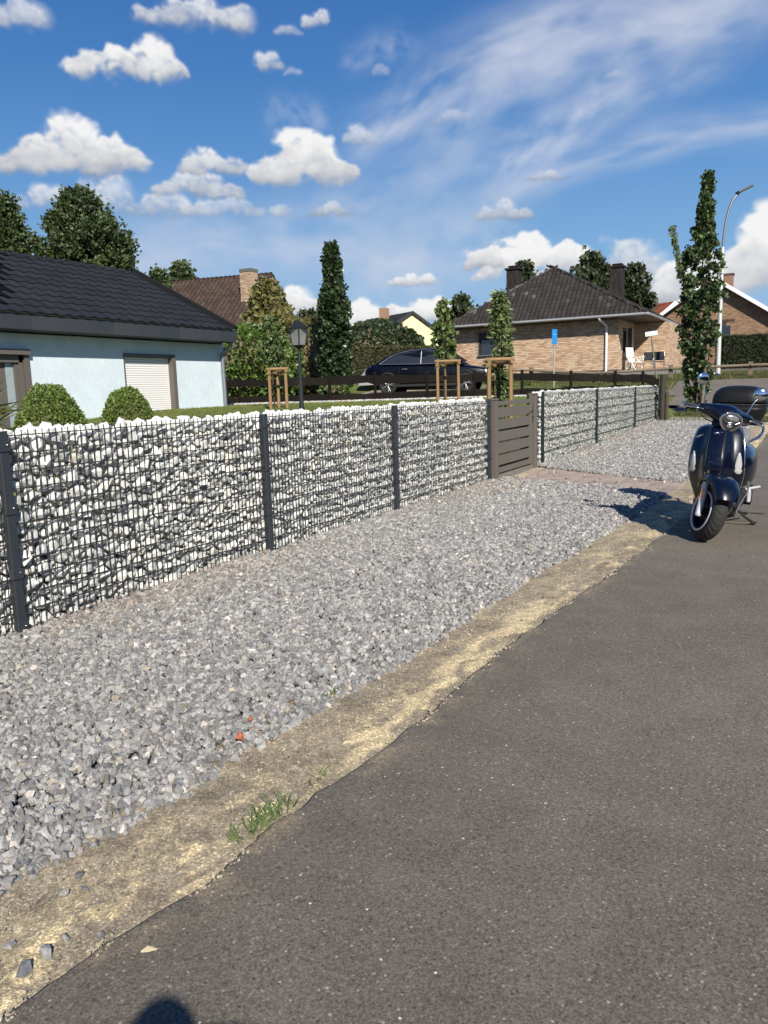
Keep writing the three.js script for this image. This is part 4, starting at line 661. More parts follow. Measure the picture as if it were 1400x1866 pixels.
const green = (c, v = 0.35, alt, share = 0.15) => r => { const k = 1 - v / 2 + v * r(), q = alt && r() < share ? alt : c; return q.map(x => x * k); };
function tree({ name, label, base, height, trunk = 0.06, lean = [0, 0], profile, from = 0.12, clumps, per, leaf, spread, tone, mat = leafStd, seed, category = 'tree', group, limbs = 14, up = 0.5, shape }) { // profile(t) radius along the height 0..1
  const o = thing(name, label, category, [base.x, base.y, base.z], 0, group), r = rng32(seed), wood = [], tips = [];
  const axis = t => V(lean[0] * t * height + 0.02 * height * fbm(t * 3, seed, 0, 2), t * height, lean[1] * t * height + 0.02 * height * fbm(t * 3, seed + 9, 0, 2));
  const seg = 7; for (let i = 0; i < seg; i++) { const a = i / seg * 0.96, b = (i + 1) / seg * 0.96; wood.push(bar(axis(a).add(V(0, i ? 0 : -0.15, 0)), axis(b), trunk * (1 - a * 0.85), trunk * (1 - b * 0.85), 7, false)); }
  for (let i = 0; i < limbs; i++) { const t = mix(from, 0.85, (i + r()) / limbs), ang = r() * 6.283, R = profile(Math.min(0.98, t + 0.12)) * (0.55 + 0.4 * r()), a = axis(t), b = axis(Math.min(1, t + 0.10 + 0.1 * r())).add(V(Math.cos(ang) * R, 0, Math.sin(ang) * R)), m = a.clone().lerp(b, 0.5).add(V(0, -0.05 * R, 0)); wood.push(bar(a, m, trunk * 0.38 * (1 - t * 0.7), trunk * 0.26 * (1 - t * 0.7), 5, false), bar(m, b, trunk * 0.26 * (1 - t * 0.7), trunk * 0.1, 5, false)); }
  part('trunk', wood, M.bark, o);
  const cl = []; for (let i = 0; i < clumps; i++) { const t = from + (1 - from) * Math.pow(r(), 0.85), R = Math.max(0.02, profile(t)), ang = r() * 6.283, q = Math.pow(r(), 0.4) * (0.8 + 0.35 * noise3(ang * 1.5, t * 5, seed)); const p = axis(t).add(V(Math.cos(ang) * R * q, 0, Math.sin(ang) * R * q)); cl.push([p, V(Math.cos(ang), up, Math.sin(ang)).normalize(), 0.7 + 0.6 * r()]); }
  const g = leaves(clumps * per, (rr, i) => { const [p, d, k] = cl[i % clumps], s = spread * k; return { p: p.clone().add(V((rr() + rr() + rr() - 1.5) * s, (rr() + rr() + rr() - 1.5) * s * 1.05, (rr() + rr() + rr() - 1.5) * s)), s: leaf * (0.65 + 0.6 * rr()), dir: d, aim: 0.45 }; }, shape, tone)(seed + 1);
  const c = part('crown', g, mat, o); c.userData.kind = 'stuff'; return o;
}
const dome = (t, k = 1) => Math.sqrt(Math.max(0, 1 - Math.pow(2 * t - 1, 2))) * k;
const G = p => V(p.x, T(p.x, p.z), p.z);
// two big trees behind the blue house
{
  const bt = at(150, 360, 40), b1 = V(bt.x, 1.6, bt.z), h1 = bt.y - 1.6;
  tree({ name: 'broadleaf_tree', label: 'large dark green broadleaf tree rising behind the black roof', base: b1, height: h1, trunk: 0.28, from: 0.25, profile: t => interp([[0.2, 2.4], [0.42, 3.5], [0.6, 3.3], [0.76, 2.75], [0.87, 1.9], [0.95, 1.15], [1, 0.4]], t), clumps: 500, per: 90, leaf: 0.19, spread: 0.36, shape: [1, 0.42], tone: green([0.055, 0.085, 0.022], 0.6, [0.10, 0.14, 0.035]), seed: 301, limbs: 22 });
  const b2 = at(2, 372, 38); tree({ name: 'broadleaf_tree', label: 'second dark tree partly cut by the picture edge beyond the black roof', base: V(b2.x, 1.6, b2.z), height: b2.y - 1.6, trunk: 0.22, from: 0.3, profile: t => interp([[0.2, 1.6], [0.55, 2.0], [0.72, 1.6], [0.9, 0.7], [1, 0.2]], t), clumps: 280, per: 84, leaf: 0.20, spread: 0.38, shape: [1, 0.42], tone: green([0.055, 0.085, 0.022], 0.6, [0.10, 0.14, 0.035]), seed: 303, limbs: 16 });
  const b3 = at(288, 500, 33); tree({ name: 'slender_tree', label: 'slim leafy leader sticking up beside the black roof verge', base: G(b3), height: b3.y - T(b3.x, b3.z), trunk: 0.06, from: 0.5, profile: t => interp([[0.5, 0.9], [0.8, 0.55], [1, 0.06]], t), clumps: 120, per: 40, leaf: 0.18, spread: 0.2, tone: green([0.055, 0.085, 0.02], 0.6), seed: 305 });
  const b4 = at(330, 490, 60); tree({ name: 'distant_tree', label: 'distant round green tree showing over the brown roof ridge', base: V(b4.x, 2, b4.z), height: b4.y - 2, trunk: 0.25, from: 0.4, profile: t => interp([[0.4, 2.0], [0.7, 1.7], [0.9, 0.9], [1, 0.2]], t), clumps: 180, per: 46, leaf: 0.34, spread: 0.4, tone: green([0.07, 0.10, 0.03], 0.5), seed: 306, group: 'distant trees' });
}
// trees behind the bungalow
for (const [px, py, D, R, n, seed, lab] of [[1082, 470, 52, 1.75, 230, 311, 'dark green tree behind the bungalow ridge beside the rear chimney'], [1155, 490, 54, 1.25, 180, 312, 'dark conical tree just past the bungalow rear chimney'], [955, 487, 52, 0.95, 90, 313, 'small tree top beside the bungalow front chimney'], [840, 547, 56, 1.1, 120, 314, 'round dark tree at the low corner of the bungalow roof'], [560, 572, 70, 2.0, 120, 315, 'dark distant tree far beyond the lantern head']]) {
  const b = at(px, py, D); tree({ name: 'distant_tree', label: lab, base: V(b.x, 2, b.z), height: b.y - 2, trunk: 0.2, from: 0.35, profile: t => R * interp([[0.35, 1], [0.65, 1.1], [0.85, 0.75], [1, 0.12]], t), clumps: n, per: 44, leaf: 0.30, spread: 0.34, tone: green([0.045, 0.065, 0.022], 0.55, [0.085, 0.105, 0.03]), seed, group: 'distant trees' });
}
// columnar tree in the garden and the tall one by the crossing
{
  const b = at(603, 450, 24.5), bb = V(b.x, T(b.x, b.z), b.z), h = b.y - bb.y;
  tree({ name: 'columnar_tree', label: 'dense dark columnar tree standing behind the low plank fence', base: bb, height: h, trunk: 0.07, from: 0.06, profile: t => interp([[0, 0.35], [0.15, 0.5], [0.45, 0.56], [0.62, 0.5], [0.72, 0.34], [0.82, 0.24], [0.92, 0.18], [1, 0.04]], t), clumps: 420, per: 36, leaf: 0.135, spread: 0.13, shape: [1, 0.46], tone: green([0.035, 0.062, 0.022], 0.6, [0.075, 0.11, 0.04]), seed: 321, limbs: 26, up: 1.2, mat: leafGloss });
  const c = at(1266, 752, 23.6), top = at(1287, 322, 23.6), cb = V(c.x, T(c.x, c.z), c.z);
  tree({ name: 'columnar_tree', label: 'tall narrow leafy tree tied to a slanting stake at the crossing', base: cb, height: top.y - cb.y, trunk: 0.055, lean: [(top.x - cb.x) / (top.y - cb.y), 0], from: 0.02, profile: t => interp([[0, 0.24], [0.08, 0.36], [0.2, 0.62], [0.34, 0.68], [0.5, 0.68], [0.62, 0.62], [0.68, 0.5], [0.72, 0.3], [0.78, 0.2], [0.9, 0.12], [1, 0.03]], t), clumps: 340, per: 34, leaf: 0.115, spread: 0.105, shape: [1, 0.46], tone: green([0.055, 0.09, 0.028], 0.6, [0.13, 0.18, 0.06], 0.2), seed: 323, limbs: 30, up: 1.6, mat: leafGloss });
  const s0 = at(1277, 748, 23.2), s1 = at(1290, 627, 23.2), st = thing('tree_stake', 'weathered round stake leaning beside the tall narrow tree', 'stake', [s0.x, T(s0.x, s0.z), s0.z]);
  part('pole', [bar(V(0, -0.2, 0), s1.clone().sub(st.position), 0.05, 0.045, 10)], M.greyWood, st);
  const sh = at(1225, 420, 23.6);  // the single side shoot
  const sl = thing('side_shoot', 'pale young shoot rising separately from the tall narrow tree', 'branch', [sh.x + 0.22, sh.y - 1.25, sh.z]); part('stem', [bar(V(0.1, -0.3, 0), V(-0.22, 1.25, 0), 0.012, 0.004, 5)], M.bark, sl); part('leaf_spray', leaves(160, (r, i) => { const t = r(); return { p: V(0.05 - 0.27 * t + (r() - 0.5) * 0.16, t * 1.3, (r() - 0.5) * 0.16), s: 0.11 * (0.7 + 0.6 * r()), dir: V(0, 1, 0), aim: 0.5 }; }, [1, 0.42], green([0.12, 0.16, 0.06], 0.5))(77), leafStd, sl);
}
// loose olive-toned tree, laurel bush and the brush behind the lawn
{
  const b = at(487, 522, 27.5), bb = V(b.x, T(b.x, b.z), b.z);
  tree({ name: 'olive_green_tree', label: 'loose yellowish green tree in front of the brown roof house', base: bb, height: b.y - bb.y, trunk: 0.09, from: 0.15, profile: t => interp([[0.1, 0.8], [0.4, 1.15], [0.7, 0.95], [0.88, 0.5], [1, 0.08]], t), clumps: 330, per: 34, leaf: 0.17, spread: 0.22, tone: green([0.16, 0.155, 0.035], 0.6, [0.27, 0.23, 0.10], 0.25), seed: 331, limbs: 26, up: 1.2 });
}
function bush({ name, label, c, r3, n, leaf, tone, mat = leafStd, seed, category = 'shrub', group, rough = 0.22, shape, flat = 0, coreC = [0.15, 0.12, 0.075] }) { // a leafy body with a dark twiggy inside
  const o = thing(name, label, category, [c.x, c.y - r3[1] * (flat ? 0 : 1), c.z], 0, group), lift = flat ? 0 : r3[1], nz = d => 1 + rough * fbm(d.x * 2.6 + seed, d.y * 2.6, d.z * 2.6, 3);
  const core = new THREE.IcosahedronGeometry(1, 3), p = core.attributes.position, d = V(0, 0, 0); for (let i = 0; i < p.count; i++) { d.fromBufferAttribute(p, i).normalize(); const k = nz(d) * 0.86; p.setXYZ(i, d.x * r3[0] * k, Math.max(-0.05 + (flat ? 0 : -9), d.y * r3[1] * k) + lift, d.z * r3[2] * k); } core.computeVertexNormals();
  part('inner_twigs', core, std(coreC, { roughness: 1 }), o);
  const g = leaves(n, rr => { d.set(rr() * 2 - 1, flat ? rr() * 1.05 - 0.05 : rr() * 2 - 1, rr() * 2 - 1); if (d.lengthSq() > 1 || d.lengthSq() < 0.01) return null; d.normalize(); const k = nz(d) * (0.86 + 0.16 * Math.pow(rr(), 0.7) + (rr() > 0.985 ? 0.06 * rr() : 0)); return { p: V(d.x * r3[0] * k, d.y * r3[1] * k + lift, d.z * r3[2] * k), s: leaf * (0.6 + 0.7 * rr()), dir: d.clone(), aim: 0.5 }; }, shape, tone)(seed);
  const f = part('foliage', g, mat, o); f.userData.kind = 'stuff'; return o;
}
{
  const lau = green([0.075, 0.135, 0.022], 0.6, [0.16, 0.24, 0.05], 0.22);
  const put = (name, label, px, py, D, w, h, n, leaf, tone, seed, group, mat) => { const c = at(px, py, D), y0 = T(c.x, c.z), R = h / 2; bush({ name, label, c: V(c.x, y0 + R, c.z), r3: [w, R, w], n, leaf, tone, seed, group, mat }); };
  put('laurel_bush', 'glossy bright green laurel bush against the blue house corner', 445, 660, 25.5, 1.25, 2.4, 9000, 0.13, lau, 341, null, leafGloss);
  put('laurel_bush', 'glossy green laurel bush under the yellowish tree', 497, 665, 26, 1.0, 2.0, 7000, 0.12, lau, 342, null, leafGloss);
  const brush = green([0.10, 0.105, 0.028], 0.6, [0.17, 0.13, 0.05], 0.25);
  put('scrub_bush', 'brownish green scrub between the lantern and the columnar tree', 548, 650, 27.5, 1.15, 2.7, 7000, 0.13, brush, 343);
  put('scrub_bush', 'low olive scrub bush behind the lantern post', 520, 665, 28, 0.9, 2.2, 5000, 0.12, brush, 344);
  const dk = green([0.035, 0.058, 0.016], 0.6, [0.08, 0.11, 0.035], 0.15);
  put('dark_bush', 'dark dense bush over the hedge next to the columnar tree', 668, 610, 41, 1.5, 3.05, 7000, 0.2, dk, 345, 'dark bushes over the hedge'); put('dark_bush', 'dark dense bush over the hedge beside the yellow gable', 735, 612, 42, 1.2, 2.7, 6000, 0.2, dk, 346, 'dark bushes over the hedge'); put('dark_bush', 'tallest dark bush over the hedge, between its two neighbours', 702, 600, 43, 1.4, 3.3, 7000, 0.2, dk, 347, 'dark bushes over the hedge');
  const lo = at(608, 706, 23), lt = bush({ name: 'small_shrub', label: 'small green shrub at the foot of the columnar tree', c: V(lo.x, T(lo.x, lo.z) + 0.3, lo.z), r3: [0.4, 0.32, 0.4], n: 1600, leaf: 0.09, tone: lau, seed: 348 });
}
// hedges: clipped boxes of leaves
function hedge({ name, label, a, b, h, w, n, leaf, tone, seed, mat = leafMatte }) {
  const o = thing(name, label, 'hedge', [a.x, a.y, a.z]), d = b.clone().sub(a), Ln = Math.hypot(d.x, d.z), ang = Math.atan2(-d.z, d.x); o.rotation.y = ang;
  part('inner_twigs', [bx(Ln / 2, h / 2 - 0.06, 0, Ln - 0.12, h - 0.1, w - 0.2)], std([0.15, 0.12, 0.075], { roughness: 1 }), o);
  const g = leaves(n, r => { const t = r(), x = r() * Ln, bump = (q, s) => 0.07 * fbm(q * 1.7, s * 2.3, seed, 3); let p, dir; if (t < 0.52) { const y = r() * h; p = V(x, y, w / 2 + bump(x, y) - 0.06 * r()); dir = V(0, 0.3, 1); } else if (t < 0.72) { const y = r() * h; p = V(x, y, -w / 2 - bump(x, y)); dir = V(0, 0.3, -1); } else if (t < 0.94) { p = V(x, h + bump(x, 3) - 0.05 * r(), (r() - 0.5) * w); dir = V(0, 1, 0.2); } else { p = V(r() < 0.5 ? 0 : Ln, r() * h, (r() - 0.5) * w); dir = V(p.x ? 1 : -1, 0.2, 0); } return { p, s: leaf * (0.6 + 0.7 * r()), dir, aim: 0.4 }; }, [1, 0.45], tone)(seed);
  const f = part('foliage', g, mat, o); f.userData.kind = 'stuff'; return o;
}
{
  const a = at(636, 690, 35.5), b = at(812, 688, 38); a.y = T(a.x, a.z) - 0.05; b.y = a.y; const topY = at(720, 634, 36.6).y;
  hedge({ name: 'clipped_hedge', label: 'long clipped conifer hedge behind the parked dark car', a, b, h: topY - a.y, w: 1.0, n: 22000, leaf: 0.11, tone: green([0.085, 0.095, 0.026], 0.6, [0.16, 0.12, 0.045], 0.2), seed: 351 });
  const c = at(1313, 668, 41), e = at(1460, 664, 41); c.y = T(c.x, c.z) - 0.05; e.y = c.y; hedge({ name: 'clipped_hedge', label: 'dark clipped hedge in front of the gabled brick house', a: c, b: e, h: at(1345, 614, 41).y - c.y, w: 1.1, n: 20000, leaf: 0.12, tone: green([0.045, 0.065, 0.018], 0.6), seed: 352 });
}
// box domes, yucca
{
  const box = green([0.12, 0.18, 0.026], 0.5, [0.20, 0.26, 0.05], 0.2);
  const d1 = at(95, 790, 9), y1 = 0.45, t1 = at(93, 700, 9); bush({ name: 'box_topiary', label: 'larger clipped box dome beside the dark front door', c: V(d1.x, y1, d1.z), r3: [0.46, t1.y - y1, 0.46], n: 26000, leaf: 0.034, tone: box, seed: 361, flat: 1, rough: 0.09, shape: [1, 0.42], category: 'topiary', coreC: [0.15, 0.13, 0.07] });
  const d2 = at(234, 770, 11.6), y2 = 0.5, t2 = at(232, 707, 11.6); bush({ name: 'box_topiary', label: 'smaller clipped box dome in front of the roller shutter', c: V(d2.x, y2, d2.z), r3: [0.43, t2.y - y2, 0.43], n: 20000, leaf: 0.036, tone: box, seed: 362, flat: 1, rough: 0.09, shape: [1, 0.42], category: 'topiary', coreC: [0.15, 0.13, 0.07] });
  const yc = at(-38, 775, 6.9), yk = thing('yucca_plant', 'spiky yucca with long thin leaves in front of the larger box dome', 'plant', [yc.x, 0.45, yc.z]), r = rng32(371), ym = leafMat([0.11, 0.13, 0.035], 0.5, 0.2); ym.vertexColors = false;
  const blade = (a, b, w) => { const d = b.clone().sub(a), s = V(r() - 0.5, 0.2, r() - 0.5).cross(d).normalize(), m = a.clone().lerp(b, 0.45), g = new THREE.BufferGeometry(), q = [a.clone().addScaledVector(s, -w * 0.7), a.clone().addScaledVector(s, w * 0.7), m.clone().addScaledVector(s, w), b, m.clone().addScaledVector(s, -w)]; const P = []; for (const t of [[0, 1, 2], [0, 2, 4], [4, 2, 3]]) for (const k of t) P.push(q[k].x, q[k].y, q[k].z); g.setAttribute('position', new THREE.Float32BufferAttribute(P, 3)); g.computeVertexNormals(); return g; };
  part('stem', [bar(V(0, -0.1, 0), V(0, 0.85, 0), 0.06, 0.05, 8)], M.bark, yk);
  for (let i = 0; i < 46; i++) { const a = r() * 6.283, e = (-10 + 85 * r()) * RAD, L = 0.42 + 0.18 * r(), c = V(0, 0.62 + 0.26 * r(), 0); part(i ? `leaf_${String(i).padStart(3, '0')}` : 'leaf', blade(c, c.clone().add(V(Math.cos(a) * Math.cos(e) * L, Math.sin(e) * L, Math.sin(a) * Math.cos(e) * L)), 0.014), ym, yk); }
}
// saplings in their three-post frames
function stakeFrame(label, px0, px1, pyTop, D, h, back) {
  const a = at(px0, pyTop, D), b = at(px1, pyTop, D), m = a.clone().add(b).multiplyScalar(0.5), y0 = T(m.x, m.z), o = thing('stake_frame', label, 'stake frame', [m.x, y0, m.z], 0, null), A = a.clone().sub(o.position), B = b.clone().sub(o.position), n = B.clone().sub(A).setY(0).normalize(), bk = V(-n.z, 0, n.x).multiplyScalar(0.55); if (bk.dot(HEAD) < 0) bk.negate();
  const Cc = A.clone().lerp(B, back).add(bk), rr = 0.036, top = A.y;
  let k = 0; for (const p of [A, B, Cc]) { part(k ? `stake_00${k}` : 'stake', [bar(V(p.x, -0.25, p.z), V(p.x, top - 0.02, p.z), rr, rr * 0.94, 10)], M.wood, o); k++; }
  k = 0; for (const [p, q] of [[A, B], [B, Cc], [Cc, A]]) { const d = q.clone().sub(p).setY(0).normalize().multiplyScalar(0.06); const y = top - 0.03 - 0.0; part(k ? `crossbar_00${k}` : 'crossbar', [bar(V(p.x, y - k * 0.045, p.z).sub(d), V(q.x, y - k * 0.045, q.z).add(d), rr * 0.9, rr * 0.9, 10)], M.wood, o); k++; }
  return o;
}
{
  stakeFrame('wooden three-post tree frame beside the garden lantern', 490, 520, 670, 16.5, 1.1, 0.3); stakeFrame('wooden three-post tree frame in front of the dark car', 797, 835, 656, 17.5, 1.0, 0.45); stakeFrame('wooden three-post tree frame just behind the garden gate', 891, 931, 652, 12.6, 1.3, 0.55);
  const s1 = at(497, 668, 17.3), s2 = at(811, 655, 18.0), s3 = at(912, 650, 13.2);
  tree({ name: 'sapling', label: 'young sapling with pale green crown tied in the frame by the lantern', base: G(s1), height: at(500, 583, 17.3).y - T(s1.x, s1.z), trunk: 0.022, from: 0.5, profile: t => interp([[0.45, 0.12], [0.6, 0.36], [0.8, 0.34], [1, 0.05]], t), clumps: 90, per: 18, leaf: 0.085, spread: 0.09, tone: green([0.12, 0.17, 0.05], 0.6, [0.2, 0.25, 0.09]), seed: 381, limbs: 12, up: 1 });
  tree({ name: 'sapling', label: 'thin sapling with sparse green leaves in front of the dark car', base: G(s2), height: at(803, 550, 18).y - T(s2.x, s2.z), trunk: 0.024, lean: [-0.01, 0], from: 0.42, profile: t => interp([[0.42, 0.10], [0.52, 0.3], [0.7, 0.27], [0.85, 0.1], [1, 0.03]], t), clumps: 62, per: 14, leaf: 0.10, spread: 0.075, tone: green([0.12, 0.17, 0.04], 0.6, [0.22, 0.27, 0.1]), seed: 382, limbs: 16, up: 1.4 });
  tree({ name: 'sapling', label: 'dense narrow-leaved sapling hanging over the gate', base: G(s3), height: at(920, 532, 13.2).y - T(s3.x, s3.z), trunk: 0.025, from: 0.05, profile: t => interp([[0, 0.12], [0.25, 0.14], [0.5, 0.18], [0.68, 0.2], [0.85, 0.11], [1, 0.03]], t), clumps: 105, per: 20, leaf: 0.13, spread: 0.06, shape: [1, 0.16], tone: green([0.13, 0.175, 0.05], 0.6, [0.26, 0.30, 0.13]), seed: 383, limbs: 14, up: -0.9 });
}
// lawn, verge and weeds
const tuftGeo = (() => { const r = rng32(9), P = []; for (let i = 0; i < 9; i++) { const a = r() * 6.283, l = 0.6 + 0.5 * r(), x = (r() - 0.5) * 0.9, z = (r() - 0.5) * 0.9, w = 0.07; P.push(x - w * Math.sin(a), 0, z + w * Math.cos(a), x + w * Math.sin(a), 0, z - w * Math.cos(a), x + 0.55 * Math.cos(a) * l, l, z + 0.55 * Math.sin(a) * l); } const g = new THREE.BufferGeometry(); g.setAttribute('position', new THREE.Float32BufferAttribute(P, 3)); g.computeVertexNormals(); return g; })();
const grassMat = phys([1, 1, 1], { roughness: 0.7, transmission: 0.25, thickness: 0, side: THREE.DoubleSide });
{
  const tint = (x, z) => { const k = 1 + 0.5 * fbm(x * 0.7, z * 0.7, 3, 4), d = ss(0.05, 0.35, fbm(x * 0.35 + 5, z * 0.35, 8, 3)); return [k * (1 + 0.5 * d), k, k]; };
  const inLawn = (x, z) => { const D = depthOf(x, z); return D < 21.2 && x < WALLX - 0.12; };
  struct('lawn', sheet(range(-20, WALLX - 0.1, 0.4), range(-24, -4, 0.4).reverse(), 0.0, inLawn, tint), M.lawn);
  struct('verge', sheet([...range(-30, 12, 0.6), 30, 80], [...range(-36.5, -21, 0.5)].reverse(), -0.012, (x, z) => depthOf(x, z) > 21.2 && (x < WALLX || z < -23.6) && !(x > -4.4 && z < -25.4 && z > -32.6), tint), M.lawn);
  const r = rng32(444), list = [];
  const grow = (n, f, s, c) => { for (let i = 0; i < n; i++) { const p = f(); if (!p) continue; const k = 0.7 + 0.6 * r(); list.push({ g: 0, c: (r() < 0.18 ? [c[0] * 1.7, c[1] * 1.25, c[2] * 1.4] : c).map(v => v * k), m: X4(V(p[0], T(p[0], p[1]) - 0.004, p[1]), new THREE.Quaternion().setFromAxisAngle(V(0, 1, 0), r() * 6.283), V(s, s * (0.5 + 0.8 * r()), s)) }); } };
  grow(34000, () => { const x = mix(-16, -4.3, r()), z = mix(-22, -8, r()); return inLawn(x, z) && depthOf(x, z) > 12 ? [x, z] : null; }, 0.042, [0.15, 0.195, 0.034]);
  grow(9000, () => { const x = mix(-16, 6, r()), z = mix(-35.2, -32.7, r()); return [x, z]; }, 0.12, [0.115, 0.13, 0.035]);
  grow(5000, () => { const x = mix(-13, -4.6, r()), z = mix(-32.5, -24, r()); return depthOf(x, z) > 23 && !(x > -4.4) ? [x, z] : null; }, 0.11, [0.11, 0.135, 0.032]);
  grow(2600, () => { const x = mix(-3.7, -0.9, r()), z = mix(-25.3, -22.6, r()); return fbm(x * 1.2, z * 1.4, 6, 3) > -0.02 ? [x, z] : null; }, 0.09, [0.11, 0.125, 0.034]);
  grow(500, () => { const x = mix(-2.6, -1.2, r()), z = mix(-22.5, -13, r()); return fbm(x * 2, z * 0.8, 16, 3) > 0.22 ? [x, z] : null; }, 0.07, [0.12, 0.12, 0.04]);
  stuffField('grass', [tuftGeo], grassMat, list, 'short green grass of the lawn and the verges');
  // weeds along the strip
  const weeds = [[490, 1506, 0.10, 46, 'grass tuft growing where the strip meets the asphalt, widest of them'], [455, 1522, 0.07, 26, 'low grass tuft at the strip edge next to the widest tuft'], [578, 1430, 0.045, 14, 'thin weed in the asphalt edge beside a yellow patch'], [1037, 1110, 0.04, 18, 'small leafy weed at the asphalt edge toward the scooter'], [603, 1272, 0.05, 22, 'green weed creeping out of the gravel edge'], [565, 1287, 0.045, 18, 'dark green weed among the gravel border stones'], [1075, 1000, 0.04, 12, 'little weed beside the joint in the concrete strip'], [145, 1535, 0.02, 8, 'tiny green sprout between grey gravel stones']];
  for (const [px, py, s, n, lab] of weeds) { const p = hit(px, py), o = thing('weed', lab, 'weed', [p.x, T(p.x, p.z) + 0.006, p.z], Math.atan2(0.1, 1)); const wr = rng32(px), g = []; for (let i = 0; i < n; i++) { const a = wr() * 6.283, l = s * (0.4 + 0.7 * wr()), x = (wr() - 0.5) * s * 0.7, z = (wr() - 0.5) * s * 2.4, w = 0.0022, tx = x + Math.cos(a) * l * 0.8, tz = z + Math.sin(a) * l * 0.8, k = new THREE.BufferGeometry(); k.setAttribute('position', new THREE.Float32BufferAttribute([x - w, 0, z, x + w, 0, z, (x + tx) / 2 + w, l * 0.5, (z + tz) / 2, x - w, 0, z, (x + tx) / 2 + w, l * 0.5, (z + tz) / 2, (x + tx) / 2 - w, l * 0.5, (z + tz) / 2, (x + tx) / 2 - w, l * 0.5, (z + tz) / 2, (x + tx) / 2 + w, l * 0.5, (z + tz) / 2, tx, l * 0.62, tz], 3)); k.computeVertexNormals(); g.push(k); } part('blades', g, phys([0.10, 0.155, 0.035], { roughness: 0.7, transmission: 0.2, thickness: 0, side: THREE.DoubleSide }), o); }
}
struct('driveway', sheet(range(-17.5, -8.6, 0.4), range(-31.5, -21.5, 0.4).reverse(), 0.02, (x, z) => { const D = depthOf(x, z); return D > 23.2 && D < 33.5 && x > -17.2 + (D - 23) * 0.1; }), M.drive);
{ // white pebble edging along the low fence
  const r = rng32(77), list = [], g = [shard(5), shard(6)]; for (let i = 0; i < 900; i++) { const px = mix(415, 960, r()), p = at(px, 728, 21.4 + 0.5 * r()); list.push({ g: i % 2, c: [0.55, 0.54, 0.52].map(v => v * (0.7 + 0.5 * r())), m: X4(V(p.x, T(p.x, p.z) + 0.02, p.z), randQ(r), V(0.05, 0.035, 0.05)) }); }
  stuffField('pebble_edging', g, M.whiteStone, list, 'pale pebbles along the foot of the low plank fence');
}

// ------------------------------------------------------------------ low fence of dark live-edge planks
{
  const px = [412, 436, 518, 600, 683, 778, 864, 951, 1040, 1121, 1171], tops = px.map(x => interp([[412, 686], [436, 686], [600, 681], [683, 678], [778, 677], [951, 674], [1040, 675], [1171, 676]], x));
  const f = thing('plank_fence', 'low fence of dark wavy-edged planks on short posts around the lawn', 'fence', [-9, 1, -19.5]), r = rng32(511);
  const P = px.map((x, i) => { const t = at(x, tops[i], 22); return { t, b: T(t.x, t.z) }; });
  const n = V(P[6].t.z - P[2].t.z, 0, -(P[6].t.x - P[2].t.x)).normalize(); if (n.dot(HEAD) > 0) n.negate(); // towards the lawn
  let k = 0; P.forEach(({ t, b }) => { part(k ? `post_${String(k).padStart(3, '0')}` : 'post', [rbx(t.x - f.position.x + n.x * 0.045, (t.y + b) / 2 - 0.1 - f.position.y, t.z - f.position.z + n.z * 0.045, 0.075, t.y - b + 0.2, 0.06, 0.008).translate(0, 0, 0)], M.darkWood, f); k++; });
  const pts = [...P, (() => { const e = at(1200, 684, 22); return { t: e, b: e.y - 0.75 }; })()]; k = 0;
  for (let i = 0; i < pts.length - 1; i++) for (const row of [0, 1]) {
    const A = pts[i], B = pts[i + 1], h = row ? 0.19 : 0.21, ya = row ? A.b + 0.13 : A.t.y - 0.20, yb = row ? B.b + 0.13 : B.t.y - 0.20, Ln = Math.hypot(B.t.x - A.t.x, B.t.z - A.t.z);
    const s = new THREE.Shape(), m = 10, o = r() * 40; for (let j = 0; j <= m; j++) { const u = j / m, x = u * Ln, y = mix(0, yb - ya, u) - h / 2 + 0.05 * fbm(u * 2.6 + o, 1, 0, 3); j ? s.lineTo(x, y) : s.moveTo(x, y); } for (let j = m; j >= 0; j--) { const u = j / m; s.lineTo(u * Ln, mix(0, yb - ya, u) + h / 2 + 0.06 * fbm(u * 2.3 + o, 7, 0, 3)); }
    const g = new THREE.ExtrudeGeometry(s, { depth: 0.026, bevelEnabled: true, bevelSize: 0.004, bevelThickness: 0.004, bevelSegments: 1 }); g.rotateY(Math.atan2(-(B.t.z - A.t.z), B.t.x - A.t.x)); g.translate(A.t.x - f.position.x, ya - f.position.y, A.t.z - f.position.z);
    part(k ? `plank_${String(k).padStart(3, '0')}` : 'plank', g, tinted(M.darkWood, [[0.013, 0.010, 0.009], [0.020, 0.015, 0.012], [0.010, 0.008, 0.007]][k % 3]), f); k++;
  }
  const e = at(1203, 683, 21.9), eb = T(e.x + 0.2, e.z), ep = thing('end_post', 'thick grey wooden post at the end of the green-wired gabion wall', 'post', [e.x + 0.09, eb, e.z]);
  part('shaft', [bar(V(0, -0.2, 0), V(0, e.y - eb, 0), 0.085, 0.08, 12)], tinted(M.greyWood, [0.075, 0.07, 0.065]), ep); part('bracket', [tube([V(0.1, e.y - eb - 0.55, 0), V(0.2, e.y - eb - 0.35, 0.02), V(0.26, e.y - eb - 0.22, 0.02)], 0.02, 10)], tinted(M.greyWood, [0.35, 0.31, 0.24]), ep);
  part('plank_end', [rbx(0.13, 0.42, 0.02, 0.05, 0.85, 0.16, 0.015)], tinted(M.greyWood, [0.13, 0.115, 0.10]), ep);
}
